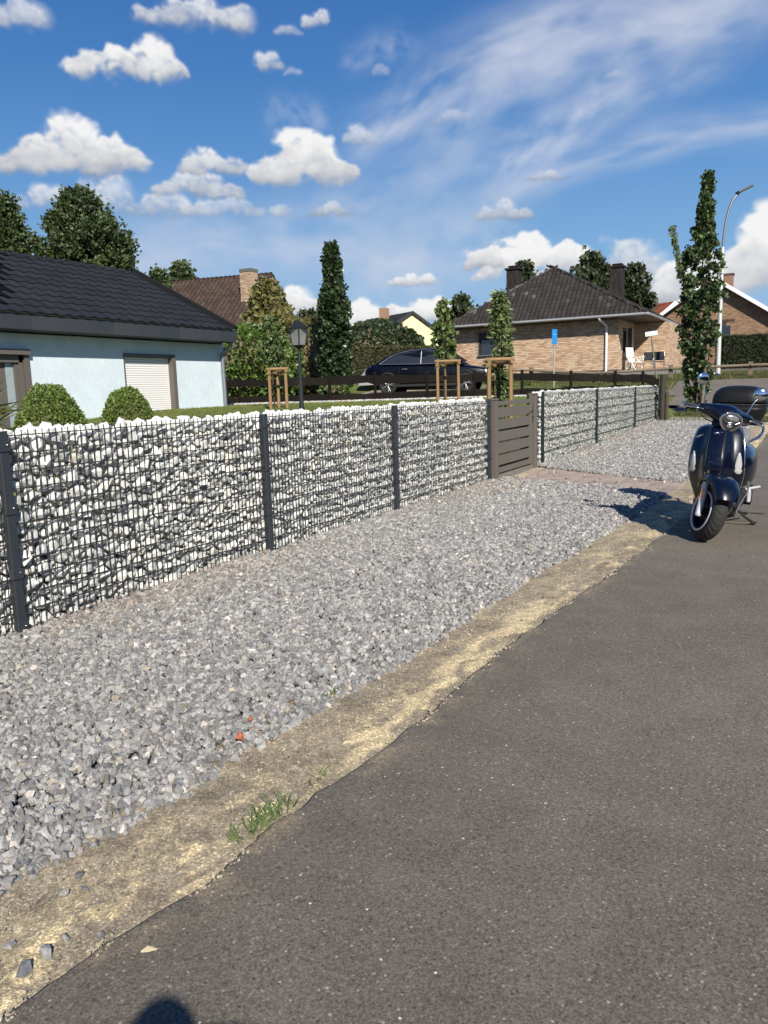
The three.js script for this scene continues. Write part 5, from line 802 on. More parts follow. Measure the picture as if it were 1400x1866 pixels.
// ------------------------------------------------------------------ garden lantern
{
  const D = 14, c = at(545, 632, D), top = at(541, 584, D), y0 = T(c.x, c.z), o = thing('garden_lantern', 'black post lantern with clear glass head on the lawn', 'lantern', [c.x, y0, c.z]), hb = c.y - y0, ht = top.y - y0, iron = std([0.014, 0.016, 0.018], { roughness: 0.5 });
  part('pole', [bar(V(0, -0.2, 0), V(0, hb - 0.02, 0), 0.034, 0.028, 12), bar(V(0, 0, 0), V(0, 0.75, 0), 0.045, 0.042, 12)], iron, o);
  const ring = (y, r) => Array.from({ length: 4 }, (_, i) => V(Math.cos(i * Math.PI / 2 + 0.9) * r, y, Math.sin(i * Math.PI / 2 + 0.9) * r)), b = ring(hb + 0.02, 0.115), t = ring(ht - 0.13, 0.165), fr = [];
  for (let i = 0; i < 4; i++) { fr.push(bar(b[i], t[i], 0.011, 0.011, 6), bar(b[i], b[(i + 1) % 4], 0.012, 0.012, 6), bar(t[i], t[(i + 1) % 4], 0.012, 0.012, 6)); }
  const head = part('head_frame', [...fr, new THREE.CylinderGeometry(0.12, 0.05, 0.05, 8).translate(0, hb, 0)], iron, o);
  part('hood', [new THREE.CylinderGeometry(0.02, 0.215, 0.15, 4).rotateY(-0.9 - Math.PI / 4 + Math.PI / 2).translate(0, ht - 0.065, 0), new THREE.SphereGeometry(0.02, 8, 6).translate(0, ht + 0.01, 0)], iron, o);
  const glass = phys([0.62, 0.63, 0.62], { transmission: 0.75, thickness: 0, roughness: 0.4, side: THREE.DoubleSide });
  for (let i = 0; i < 4; i++) { const q = [b[i], b[(i + 1) % 4], t[(i + 1) % 4], t[i]].map(p => p.clone().multiply(V(0.95, 1, 0.95))); part('pane', roofFace(q), glass, head); }
  part('bulb', [new THREE.CylinderGeometry(0.022, 0.022, 0.12, 10).translate(0, hb + 0.12, 0)], M.white, head);
}
// ------------------------------------------------------------------ post and rail barrier beyond the crossing
{
  const z = -33.3, x1 = onZ(1222, 690, z).x, x2 = onZ(1367, 680, z).x, st = x2 - x1, o = thing('rail_barrier', 'low post and rail barrier along the grass before the brick bungalow', 'barrier', [x1, T(x1, z), z]);
  let k = 0; const top = (x) => T(x, z) + 0.56; for (let i = -4; i <= 4; i++) { const x = x1 + i * st, y = T(x, z); part(k ? `post_${String(k).padStart(3, '0')}` : 'post', [rbx(x - x1, y + 0.22 - o.position.y, 0, 0.16, 0.72, 0.14, 0.015)], M.greyWood, o); if (i < 4) part(k ? `rail_${String(k).padStart(3, '0')}` : 'rail', [bar(V(x - x1 + 0.03, top(x) - 0.12 - o.position.y, 0.13), V(x + st - x1 - 0.03, top(x + st) - 0.12 - o.position.y, 0.13), 0.055, 0.055, 10)], tinted(M.greyWood, [0.36, 0.31, 0.24]), o); k++; }
}
// ------------------------------------------------------------------ street lamp and signs
{
  const b = at(1308, 690, 31), y0 = T(b.x, b.z), o = thing('street_lamp', 'tall pale street lamp with curved arm and flat head at the crossing', 'street lamp', [b.x, y0, b.z]), e = at(1349, 349, 31).sub(o.position), k = at(1320, 450, 31).y - y0;
  part('pole', [bar(V(0, -0.3, 0), V(0, k, 0), 0.095, 0.06, 14)], std([0.60, 0.60, 0.58], { roughness: 0.45, metalness: 0.3 }), o);
  const dir = V(e.x, 0, e.z).normalize(), q = Math.hypot(e.x, e.z);
  part('arm', [tube([V(0, k - 0.05, 0), V(0, k + 0.3, 0).addScaledVector(dir, 0.015), V(0, mix(k, e.y, 0.55), 0).addScaledVector(dir, q * 0.2), V(0, mix(k, e.y, 0.85), 0).addScaledVector(dir, q * 0.55), e], 0.045, 32, 10)], std([0.22, 0.23, 0.24], { roughness: 0.4, metalness: 0.5 }), o);
  const hd = part('lamp_head', [new RoundedBoxGeometry(0.62, 0.09, 0.3, 3, 0.03)], std([0.05, 0.055, 0.06], { roughness: 0.4 }), o); hd.position.copy(e).addScaledVector(dir, 0.16).add(V(0, 0.08, 0)); hd.rotation.set(0, Math.atan2(-dir.z, dir.x), 0.42);
  part('lens', [new RoundedBoxGeometry(0.42, 0.02, 0.2, 2, 0.008).translate(0.06, -0.05, 0)], std([0.5, 0.5, 0.5], { roughness: 0.2 }), hd);
}
{
  const t = at(1010, 600, 31), y0 = T(t.x, t.z), o = thing('blue_sign', 'narrow blue rectangular sign on a slim pole before the bungalow', 'sign', [t.x, y0, t.z], YAW * 0.5), h = t.y - y0;
  part('pole', [bar(V(0, -0.2, -0.03), V(0, h - 0.05, -0.03), 0.03, 0.03, 10)], std([0.42, 0.41, 0.38], { roughness: 0.5, metalness: 0.4 }), o);
  const p = part('plate', [rbx(0.02, h - 0.29, 0.012, 0.20, 0.58, 0.03, 0.008)], std([0.01, 0.22, 0.56], { roughness: 0.4 }), o); part('white_mark', [new THREE.CylinderGeometry(0.022, 0.022, 0.006, 12).rotateX(Math.PI / 2).translate(0.02, h - 0.2, 0.03)], std([0.35, 0.65, 0.85]), p);
}
{
  const t = at(1187, 608, 30), bpx = at(1199, 690, 30), y0 = T(bpx.x, bpx.z), o = thing('street_name_sign', 'white street name sign with two green lines on a leaning post', 'sign', [bpx.x, y0, bpx.z]), q = t.clone().sub(o.position);
  part('post', [bar(V(0.03, -0.2, 0), q.clone().add(V(0, -0.1, -0.02)), 0.028, 0.028, 8)], std([0.17, 0.17, 0.14], { roughness: 0.6, metalness: 0.3 }), o);
  const p = part('plate', [new RoundedBoxGeometry(0.44, 0.17, 0.02, 3, 0.009)], std([0.74, 0.82, 0.77], { roughness: 0.45 }), o); p.position.copy(q); p.rotation.set(0, YAW * 0.3, 0.11);
  const ink = std([0.10, 0.22, 0.17], { roughness: 0.6 }), w = []; for (const [y, x0, x1, hh] of [[0.03, -0.15, -0.04, 0.018], [-0.035, -0.14, 0.15, 0.03]]) for (let x = x0; x < x1; x += 0.022) w.push(bx(x, y + 0.004 * Math.sin(x * 90), 0.0105, 0.014, hh * (0.75 + 0.25 * Math.sin(x * 200)), 0.002)); part('print', w, ink, p);
}
// ------------------------------------------------------------------ garden chairs on the porch
{
  const fl = 1.80 + 0.03;
  const c0 = onZ(1156, 676, -36.2), ch = thing('garden_chair', 'white folding armchair with tall back on the bungalow porch', 'chair', [c0.x, fl, c0.z], -0.5), w = M.white, bars = (l, r = 0.018) => l.map(([a, b]) => bar(V(...a), V(...b), r, r, 6));
  for (const z of [-0.26, 0.26]) { part('leg', bars([[[-0.32, 0, z], [0.16, 0.62, z]]], 0.02), w, ch); part('leg', bars([[[0.34, 0, z], [-0.08, 0.62, z]]], 0.02), w, ch); part('armrest', [rbx(0.06, 0.64, z, 0.56, 0.035, 0.06, 0.012)], w, ch); }
  part('seat', [rbx(0.05, 0.42, 0, 0.46, 0.04, 0.5, 0.015)], w, ch); part('stretcher', bars([[[-0.2, 0.16, -0.26], [-0.2, 0.16, 0.26]]]), w, ch); part('backrest', [rbx(0, 0.34, 0, 0.05, 0.68, 0.48, 0.02).rotateZ(0.16).translate(-0.2, 0.42, 0)], w, ch);
  const dk = std([0.02, 0.02, 0.022], { roughness: 0.7 }), mk = (px, lab) => { const p = onZ(px, 676, -36.4), o = thing('garden_chair', lab, 'chair', [p.x, fl, p.z], 0.15, null), t = M.steel; for (const x of [-0.23, 0.23]) { part('leg', [tube([V(x, 0, 0.22), V(x, 0.4, 0.2), V(x, 0.62, 0.14), V(x, 0.64, -0.2)], 0.014, 16, 6)], t, o); part('leg', [tube([V(x, 0, -0.24), V(x, 0.42, -0.18), V(x, 0.86, -0.26)], 0.014, 12, 6)], t, o); } part('seat', [rbx(0, 0.42, 0, 0.44, 0.03, 0.42, 0.01)], dk, o); part('backrest', [rbx(0, 0.67, -0.22, 0.44, 0.38, 0.025, 0.01)], dk, o); };
  mk(1182, 'dark mesh chair with steel frame next to the white armchair'); mk(1200, 'dark mesh chair with steel frame near the brick pier');
}
// ------------------------------------------------------------------ parked car
{
  const D = 29.5, f0 = at(893, 715, D - 0.6), r0 = at(684, 715, D + 0.6), c = f0.clone().add(r0).multiplyScalar(0.5), y0 = T(c.x, c.z) - 0.02, dir = f0.clone().sub(r0).setY(0), L = 4.55; dir.normalize();
  const car = thing('parked_car', 'dark navy fastback car parked behind the plank fence', 'car', [c.x, y0, c.z], Math.atan2(-dir.z, dir.x));  // local +x is forward
  const paint = phys([0.0015, 0.002, 0.006], { roughness: 0.35, specularIntensity: 0.4, clearcoat: 0.35, clearcoatRoughness: 0.06 }), dark = std([0.012, 0.012, 0.012], { roughness: 0.6 });
  const st = [[-2.27, 0.62, 0.50, 0.85, 0.72], [-2.15, 0.40, 0.32, 0.98, 0.84], [-1.8, 0.30, 0.25, 1.02, 0.90], [-1.1, 0.27, 0.23, 1.0, 0.92], [0, 0.27, 0.23, 0.97, 0.92], [0.9, 0.27, 0.23, 0.95, 0.92], [1.5, 0.29, 0.24, 0.90, 0.90], [1.95, 0.33, 0.27, 0.82, 0.84], [2.18, 0.42, 0.34, 0.72, 0.70], [2.27, 0.50, 0.45, 0.62, 0.5]];
  const ring = (x, lo, _, hi, w) => Array.from({ length: 20 }, (_, i) => { const a = i / 20 * Math.PI * 2, cx = Math.cos(a), cy = Math.sin(a), e = 0.38; return V(x, (lo + hi) / 2 + Math.sign(cy) * Math.pow(Math.abs(cy), e) * (hi - lo) / 2, Math.sign(cx) * Math.pow(Math.abs(cx), e) * w); });
  const body = part('body', loft(st.map(s => ring(...s))), paint, car);
  const gh = [[-2.0, 0.96, 1.00, 0.66], [-1.55, 0.95, 1.25, 0.67], [-1.0, 0.95, 1.43, 0.66], [-0.3, 0.95, 1.50, 0.655], [0.35, 0.95, 1.46, 0.65], [0.85, 0.93, 1.25, 0.68], [1.3, 0.90, 0.97, 0.70]];
  const cab = part('cabin', loft(gh.map(([x, lo, hi, w]) => [[-w * 1.22, lo], [-w * 1.02, mix(lo, hi, 0.75)], [-w * 0.86, hi - 0.01], [-w * 0.4, hi + 0.015], [w * 0.4, hi + 0.015], [w * 0.86, hi - 0.01], [w * 1.02, mix(lo, hi, 0.75)], [w * 1.22, lo]].map(p => V(x, p[1], p[0])))), paint, car);
  const winSide = (pts, s) => { const g = roofFace(pts.map(([x, y]) => V(x, y, s * (0.825 - (y - 0.95) * 0.42)))); return g; };
  for (const s of [1, -1]) { part('side_window', winSide([[-1.62, 1.04], [-0.22, 1.0], [-0.22, 1.40], [-0.75, 1.40], [-1.25, 1.25]], s), M.glassDark, cab); part('side_window', winSide([[-0.16, 1.0], [0.92, 1.0], [0.5, 1.30], [0.2, 1.39], [-0.16, 1.40]], s), M.glassDark, cab);
    part('window_trim', [tube([V(-1.7, 1.02, s * 0.81), V(-0.2, 0.985, s * 0.825), V(0.95, 0.985, s * 0.825)], 0.014, 20, 6), tube([V(-1.7, 1.02, s * 0.81), V(-1.25, 1.28, s * 0.69), V(-0.7, 1.425, s * 0.625), V(0.15, 1.42, s * 0.625), V(0.6, 1.27, s * 0.69)], 0.012, 24, 6), tube([V(-0.19, 0.99, s * 0.825), V(-0.19, 1.40, s * 0.64)], 0.014, 4, 6)], M.steel, cab);
    part('mirror', [rbx(0.72, 1.02, s * 0.98, 0.16, 0.14, 0.2, 0.05, 3)], paint, car); part('headlight', [rbx(1.98, 0.68, s * 0.68, 0.34, 0.13, 0.16, 0.05, 3)], phys([0.7, 0.72, 0.75], { roughness: 0.1, clearcoat: 1 }), car); part('tail_light', [rbx(-2.08, 0.84, s * 0.70, 0.22, 0.1, 0.2, 0.04, 3)], phys([0.30, 0.25, 0.27], { roughness: 0.15 }), car);
    for (const x of [-0.75, 0.42]) part('door_handle', [rbx(x, 0.83, s * 0.925, 0.2, 0.03, 0.03, 0.012)], M.steel, car);
    for (const x of [-0.95, -0.19, 0.98]) part('door_seam', [bx(x, 0.62, s * 0.9185, 0.008, 0.6, 0.012)], dark, car);
    part('sill_trim', [rbx(0, 0.29, s * 0.905, 2.3, 0.08, 0.04, 0.015)], dark, car);
    for (const x of [-1.38, 1.38]) { const w = part('wheel', [new THREE.TorusGeometry(0.26, 0.075, 12, 32).scale(1, 1, 1.4).translate(0, 0, 0)], std([0.014, 0.014, 0.014], { roughness: 0.9 }), car); w.position.set(x, 0.335, s * 0.86); const sp = []; for (let i = 0; i < 5; i++) { const a = i / 5 * 6.283; for (const q of [-0.14, 0.14]) sp.push(bar(V(0, 0, 0.07 * s), V(Math.cos(a + q) * 0.235, Math.sin(a + q) * 0.235, 0.09 * s), 0.02, 0.014, 5)); } part('rim', [...sp, new THREE.TorusGeometry(0.235, 0.015, 8, 32).translate(0, 0, 0.08 * s), new THREE.CylinderGeometry(0.05, 0.05, 0.04, 12).rotateX(Math.PI / 2).translate(0, 0, 0.08 * s)], M.steel, w); part('brake_disc', [new THREE.CylinderGeometry(0.2, 0.2, 0.02, 24).rotateX(Math.PI / 2).translate(0, 0, 0.02 * s)], dark, w); part('wheel_arch', [new THREE.TorusGeometry(0.375, 0.03, 6, 24, Math.PI).translate(0, 0.0, 0.05 * s)], dark, w); } }
  part('windscreen', roofFace([V(1.2, 0.99, 0.72), V(0.55, 1.415, 0.56), V(0.55, 1.415, -0.56), V(1.2, 0.99, -0.72)].map(p => p.add(V(0.06, 0.05, 0)))), M.glassDark, cab);
  part('front_grille', [rbx(2.2, 0.55, 0, 0.12, 0.16, 0.9, 0.03)], dark, car); part('front_trim', [rbx(2.21, 0.40, 0, 0.1, 0.03, 1.2, 0.012)], M.steel, car); part('number_plate', [rbx(2.28, 0.50, 0, 0.02, 0.11, 0.5, 0.004)], M.white, car);
  car.scale.set(1.05, 1.11, 1.05); part('bumper', [rbx(2.12, 0.33, 0, 0.2, 0.14, 1.5, 0.05, 3)], dark, car);
  // the covered vehicle behind it
  const g0 = at(691, 700, 33.5), tv = thing('covered_car', 'car under a wrinkled grey fabric cover behind the navy car', 'covered car', [g0.x, T(g0.x, g0.z), g0.z], Math.atan2(-dir.z, dir.x) + 0.15);
  const ck = []; for (let i = 0; i <= 16; i++) { const u = i / 16, x = -0.75 + u * 4.4, hh = interp([[0, 0.5], [0.05, 0.86], [0.14, 1.0], [0.27, 1.2], [0.45, 1.25], [0.65, 1.2], [0.8, 1.0], [0.95, 0.9], [1, 0.5]], u), w = 0.82 + 0.06 * ss(0, 0.1, u); ck.push(Array.from({ length: 28 }, (_, k) => { const a = k / 27 * Math.PI, cx = Math.cos(a), cy = Math.sin(a), nz = 0.03 * fbm(u * 6, a * 4, 3, 3); return V(x + nz, 0.16 + Math.pow(cy, 0.6) * (hh - 0.16) + nz, Math.sign(cx) * Math.pow(Math.abs(cx), 0.42) * (w + nz) * (1 - 0.18 * Math.pow(cy, 3))); })); }
  part('cover', loft(ck, { closed: false, caps: false }), std([0.30, 0.30, 0.29], { roughness: 0.85, side: THREE.DoubleSide }), tv);
}

// ------------------------------------------------------------------ across the road and behind the viewer: what the scooter's paint and the glass mirror
{
  const tone = green([0.06, 0.085, 0.022], 0.6);
  hedge({ name: 'roadside_hedge', label: 'tall clipped hedge across the road, mirrored in the scooter paint', a: V(7.2, -0.05, 9), b: V(7.2, 0.2, -16), h: 2.3, w: 1.0, n: 16000, leaf: 0.16, tone, seed: 701 });
  hedge({ name: 'roadside_hedge', label: 'tall hedge at the road end behind the viewer', a: V(-7, -0.05, 17), b: V(8, -0.05, 17), h: 3.4, w: 1.2, n: 14000, leaf: 0.2, tone, seed: 702 });
  for (const [x, z, h, sd, lab] of [[-9, 22, 9, 711, 'roadside tree behind the viewer past the hedge end'], [-3, 24, 8, 712, 'roadside tree behind the viewer at the hedge middle'], [-14, 14, 9, 713, 'roadside tree behind the viewer beside the garden']]) tree({ name: 'roadside_tree', label: lab, base: V(x, 0, z), height: h, trunk: 0.2, from: 0.25, profile: t => interp([[0.2, 1.6], [0.5, 2.6], [0.8, 1.7], [1, 0.2]], t), clumps: 160, per: 40, leaf: 0.32, spread: 0.45, tone, seed: sd, group: 'trees behind the viewer' });
}

// ------------------------------------------------------------------ motor scooter
{
  const c0 = V(-0.715, 0, -6.86), sc = thing('motor_scooter', 'glossy navy motor scooter with black top box parked on the asphalt edge', 'scooter', [c0.x, 0.019, c0.z], -0.04);
  sc.rotation.order = 'YXZ'; sc.rotation.z = -0.035;              // leans on its stand to its left (+x)
  const paint = phys([0.0016, 0.0035, 0.012], { roughness: 0.28, specularIntensity: 0.5, clearcoat: 0.75, clearcoatRoughness: 0.025 }), black = std([0.010, 0.010, 0.011], { roughness: 0.5 }), matt = std([0.016, 0.016, 0.017], { roughness: 0.75 }), chrome = std([0.75, 0.75, 0.76], { roughness: 0.10, metalness: 1 }), alloy = std([0.60, 0.60, 0.61], { roughness: 0.4, metalness: 0.25 }), rubber = std([0.022, 0.021, 0.020], { roughness: 0.85 });
  const lens = phys([0.40, 0.40, 0.40], { roughness: 0.12, clearcoat: 1 });
  // steering: front assembly turned 34 degrees to its left about the raked axis through the wheel centre
  const WR = 0.243, axis = V(0, Math.cos(0.46), -Math.sin(0.46)), ST = new THREE.Matrix4().makeTranslation(0, WR, 0).multiply(new THREE.Matrix4().makeRotationAxis(axis, 0.60)).multiply(new THREE.Matrix4().makeTranslation(0, -WR, 0));
  const steer = g => { const k = Array.isArray(g) ? merge(g) : g; return k.applyMatrix4(ST); };
  // wheels
  const tyre = (R, w) => { const nu = 150, nv = 22, pos = [], uv = [], idx = []; for (let i = 0; i <= nu; i++) { const a = i / nu * Math.PI * 2; for (let j = 0; j <= nv; j++) { const s = j / nv * 2 - 1, b = s * 2.35, rr = w * 0.5; let y = Math.cos(b), x = Math.sin(b); let rad = R - rr * 0.95 + y * rr * 0.95; const f = ((i / nu * 30 + Math.abs(s) * 2.2) % 1 + 1) % 1; if (Math.abs(s) < 0.58 && Math.abs(s) > 0.08 && f < 0.2) rad -= 0.005; pos.push(x * rr * 1.12, Math.cos(a) * rad, Math.sin(a) * rad); uv.push(i / 20, j / nv); } } for (let i = 0; i < nu; i++) for (let j = 0; j < nv; j++) { const a = i * (nv + 1) + j, b = a + nv + 1; idx.push(a, a + 1, b + 1, a, b + 1, b); } const g = new THREE.BufferGeometry(); g.setAttribute('position', new THREE.Float32BufferAttribute(pos, 3)); g.setAttribute('uv', new THREE.Float32BufferAttribute(uv, 2)); g.setIndex(idx); g.computeVertexNormals(); return g; };
  const rimRing = (x, ro, ri, s) => { const g = new THREE.LatheGeometry([[ri, -0.006], [ri, 0.006], [ro - 0.006, 0.010], [ro, 0.004], [ro, -0.006]].map(p => new THREE.Vector2(p[0], p[1] * s)), 48); g.rotateZ(-Math.PI / 2); return g.translate(x, 0, 0); };
  const wheel = (name, z, fn) => {
    const w = part(name, fn(tyre(WR, 0.115).translate(0, WR, z)), rubber, sc); w.userData.label = 'black road tyre with slanted tread grooves';
    for (const s of [-1, 1]) part('rim_edge', fn(rimRing(s * 0.0615, 0.172, 0.155, s).translate(0, WR, z)), alloy, w);
    const sp = []; for (let i = 0; i < 5; i++) { const a = i / 5 * 6.283 + 0.3; for (const q of [-0.16, 0.16]) sp.push(bar(V(0, WR, z), V(0, WR + Math.cos(a + q) * 0.155, z + Math.sin(a + q) * 0.155), 0.016, 0.013, 6)); }
    part('rim', fn([...sp, new THREE.CylinderGeometry(0.16, 0.16, 0.085, 40, 1, true).rotateZ(Math.PI / 2).translate(0, WR, z)]), black, w);
    part('hub', fn([new THREE.CylinderGeometry(0.035, 0.035, 0.13, 16).rotateZ(Math.PI / 2).translate(0, WR, z)]), black, w);
    return w;
  };
  const fwheel = wheel('front_wheel', 0, steer);
  part('brake_disc', steer([new THREE.LatheGeometry([[0.06, 0.002], [0.105, 0.002], [0.105, -0.002], [0.06, -0.002], [0.06, 0.002]].map(p => new THREE.Vector2(...p)), 36).rotateZ(-Math.PI / 2).translate(0.052, WR, 0)]), std([0.35, 0.35, 0.35], { metalness: 1, roughness: 0.4 }), fwheel);
  part('axle_nut', steer([new THREE.CylinderGeometry(0.012, 0.012, 0.02, 6).rotateZ(Math.PI / 2).translate(-0.075, WR + 0.0, 0)]), chrome, fwheel);
  wheel('rear_wheel', -1.33, g => Array.isArray(g) ? merge(g) : g);
  // fork legs
  const up = (y, z) => V(0, WR + y * Math.cos(0.46) * 1.0, z - y * Math.sin(0.46));
  for (const s of [-1, 1]) { const x = s * 0.093, a = V(x, WR - 0.035, 0.03), b = V(x, WR + 0.235, -0.035); const leg = part('fork_leg', steer([bar(a, b, 0.026, 0.025, 16), bar(a.clone().add(V(0, -0.012, 0.002)), a, 0.02, 0.026, 16)]), alloy, sc); part('fork_cap', steer([bar(b, b.clone().add(V(0, 0.04, -0.012)), 0.022, 0.010, 12)]), matt, leg); part('fork_tube', steer([bar(b, V(x * 0.75, WR + 0.48, -0.20), 0.016, 0.016, 10)]), black, leg); part('reflector', steer([rbx(s * (0.093 + 0.026), WR + 0.10, 0.0, 0.010, 0.085, 0.024, 0.004).translate(0, 0.03, 0.0)]), phys([0.75, 0.24, 0.02], { roughness: 0.2, clearcoat: 1 }), leg); }
  // front mudguard
  part('front_mudguard', steer(grid(28, 40, (u, v) => { const s = u * 2 - 1, a = mix(0.52, 2.5, v), e = Math.sin(s * Math.PI / 2), hood = 1 - 0.25 * Math.pow(Math.abs(v * 2 - 0.9), 2), R = 0.240 + 0.085 * Math.pow(Math.max(0, Math.cos(s * Math.PI / 2)), 0.55) * hood; return V(e * 0.122 * (0.70 + 0.30 * Math.sin(v * Math.PI)), WR + 0.015 + Math.sin(a) * R, 0.01 + Math.cos(a) * R); })), paint, sc).material.side = THREE.DoubleSide;
  // leg shield: one closed shell from the apron foot to the top
  const sh = [[0.17, 0.093, -0.30, 0.02], [0.24, 0.135, -0.295, 0.03], [0.36, 0.172, -0.28, 0.05], [0.46, 0.200, -0.25, 0.085], [0.53, 0.216, -0.215, 0.125], [0.60, 0.219, -0.20, 0.135], [0.70, 0.214, -0.215, 0.125], [0.80, 0.202, -0.245, 0.105], [0.88, 0.186, -0.275, 0.085], [0.925, 0.166, -0.295, 0.065], [0.945, 0.126, -0.31, 0.045], [0.952, 0.065, -0.32, 0.03]];
  const N = 44, shield = part('leg_shield', loft(sh.map(([y, w, z, b]) => Array.from({ length: N }, (_, i) => { const k = i / N; if (k < 0.62) { const s = k / 0.62 * 2 - 1, q = Math.abs(s), bulge = 0.5 * Math.pow(1 - q * q, 0.8) + 0.5 * (1 - ss(0.30, 0.62, q)); return V(s * w, y, z + b * bulge + 0.02 * (1 - q * q)); } const s = 1 - (k - 0.62) / 0.38 * 2; return V(s * (w - 0.008), y, z - 0.055 + 0.03 * (1 - s * s)); }))), paint, sc);
  part('shield_trim', [tube(sh.map(([y, w, z]) => V(w + 0.002, y, z - 0.02)), 0.006, 40, 6), tube(sh.map(([y, w, z]) => V(-w - 0.002, y, z - 0.02)), 0.006, 40, 6)], chrome, shield);
  part('inner_panel', [rbx(0, 0.60, -0.37, 0.36, 0.62, 0.08, 0.035, 3)], matt, sc);
  // chrome smile grille, seam lines, emblem and script
  const sz = (x, y) => { const q = Math.abs(x) / 0.216, yy = interp(sh.map(r => [r[0], r[2]]), y), b = interp(sh.map(r => [r[0], r[3]]), y); return yy + b * (0.5 * Math.pow(Math.max(0, 1 - q * q), 0.8) + 0.5 * (1 - ss(0.30, 0.62, q))) + 0.02 * (1 - q * q); };
  part('grille_ring', [tube(Array.from({ length: 13 }, (_, i) => { const a = Math.PI + i / 12 * Math.PI, x = Math.cos(a) * 0.062, y = 0.575 + Math.sin(a) * 0.058; return V(x, y, sz(x, y) + 0.006); }), 0.0045, 30, 6), tube([-0.06, -0.03, 0, 0.03, 0.06].map(x => V(x, 0.572 - 0.012 * (1 - x * x / 0.0036), sz(x, 0.565) + 0.007)), 0.0035, 16, 6), tube([-0.045, 0, 0.045].map(x => V(x, 0.551 - 0.012 * (1 - x * x / 0.002), sz(x, 0.55) + 0.007)), 0.003, 12, 6)], chrome, shield);
  for (const s of [-1, 1]) part('panel_seam', [tube([0.93, 0.84, 0.74, 0.64, 0.56].map(y => { const x = s * (0.062 + 0.02 * (0.93 - y)); return V(x, y, sz(x, y) + 0.001); }), 0.003, 20, 5)], black, shield);
  part('emblem', [rbx(-0.018, 0.893, sz(-0.018, 0.893) + 0.004, 0.016, 0.014, 0.006, 0.003), tube([V(-0.012, 0.885, sz(0, 0.885) + 0.004), V(0.0, 0.90, sz(0, 0.9) + 0.004), V(0.006, 0.886, sz(0.006, 0.886) + 0.004)], 0.003, 10, 5), tube(Array.from({ length: 9 }, (_, i) => { const a = 0.3 + i / 8 * 4.6, x = 0.024 + Math.cos(a) * 0.018, y = 0.892 + Math.sin(a) * 0.010; return V(x, y, sz(x, y) + 0.004); }), 0.002, 18, 5)], chrome, shield);
  part('script_badge', [tube([[-0.172, 0.845], [-0.166, 0.862], [-0.16, 0.85], [-0.152, 0.866], [-0.146, 0.857], [-0.142, 0.872], [-0.134, 0.863], [-0.124, 0.877], [-0.115, 0.872]].map(([x, y]) => V(x, y, sz(x, y) + 0.002)), 0.0024, 40, 5)], std([0.30, 0.31, 0.34], { roughness: 0.4, metalness: 0.6 }), shield);
  for (const s of [-1, 1]) { const g = loft([[0.56, 0.020], [0.585, 0.032], [0.64, 0.027], [0.70, 0.017], [0.735, 0.006]].map(([y, w]) => Array.from({ length: 14 }, (_, i) => { const a = i / 14 * 6.283, x = s * (0.180 + 0.012 * (0.7 - y)) + Math.cos(a) * w; return V(x, y, sz(Math.min(0.213, Math.max(-0.213, x)), y) - 0.004 + Math.sin(a) * 0.014); }))); const ts = part('turn_signal', g, lens, shield); }
  // mudguard-side apron, floorboard and lower body
  part('floorboard', [rbx(0, 0.275, -0.56, 0.36, 0.06, 0.52, 0.025, 3)], matt, sc);
  const lowBody = [[-0.30, 0.20, 0.06, 0.15], [-0.45, 0.18, 0.17, 0.145], [-0.75, 0.17, 0.18, 0.15], [-0.95, 0.19, 0.17, 0.20]]; part('lower_body', loft(lowBody.map(([z, lo, w, hi]) => Array.from({ length: 20 }, (_, i) => { const a = i / 20 * 6.283; return V(Math.cos(a) * w, 0.235 + Math.sin(a) * (0.06 + hi * 0.25), z); }))), black, sc);
  for (const s of [-1, 1]) part('floor_trim', [tube([V(s * 0.17, 0.20, -0.33), V(s * 0.195, 0.29, -0.5), V(s * 0.2, 0.32, -0.8), V(s * 0.2, 0.40, -0.95)], 0.008, 30, 6)], std([0.25, 0.25, 0.25], { roughness: 0.4, metalness: 0.6 }), sc);
  // rear body: full rounded flanks
  const rb = [[-0.70, 0.10, 0.36, 0.72], [-0.76, 0.165, 0.33, 0.735], [-0.86, 0.215, 0.31, 0.745], [-1.0, 0.238, 0.31, 0.75], [-1.18, 0.235, 0.36, 0.75], [-1.36, 0.205, 0.44, 0.745], [-1.5, 0.15, 0.52, 0.735], [-1.6, 0.07, 0.60, 0.72]];
  const rear = part('rear_body', loft(rb.map(([z, w, lo, hi]) => Array.from({ length: 36 }, (_, i) => { const a = i / 36 * 6.283, cx = Math.cos(a), cy = Math.sin(a); return V(Math.sign(cx) * Math.pow(Math.abs(cx), 0.72) * w, (lo + hi) / 2 + Math.sign(cy) * Math.pow(Math.abs(cy), 0.72) * (hi - lo) / 2, z); }))), paint, sc);
  part('tail_light', [rbx(0, 0.64, -1.6, 0.16, 0.07, 0.05, 0.02, 3)], phys([0.3, 0.01, 0.01], { roughness: 0.15, clearcoat: 1 }), rear);
  const seatG = loft([[-0.62, 0.09, 0.74, 0.80], [-0.68, 0.14, 0.735, 0.825], [-0.8, 0.165, 0.735, 0.845], [-1.0, 0.17, 0.74, 0.84], [-1.12, 0.16, 0.74, 0.86], [-1.3, 0.145, 0.745, 0.885], [-1.42, 0.10, 0.75, 0.86]].map(([z, w, lo, hi]) => Array.from({ length: 28 }, (_, i) => { const a = i / 28 * 6.283, cx = Math.cos(a), cy = Math.sin(a); return V(Math.sign(cx) * Math.pow(Math.abs(cx), 0.6) * w, (lo + hi) / 2 + Math.sign(cy) * Math.pow(Math.abs(cy), 0.6) * (hi - lo) / 2, z); })));
  part('seat', seatG, std([0.20, 0.20, 0.20], { roughness: 0.7 }), sc);
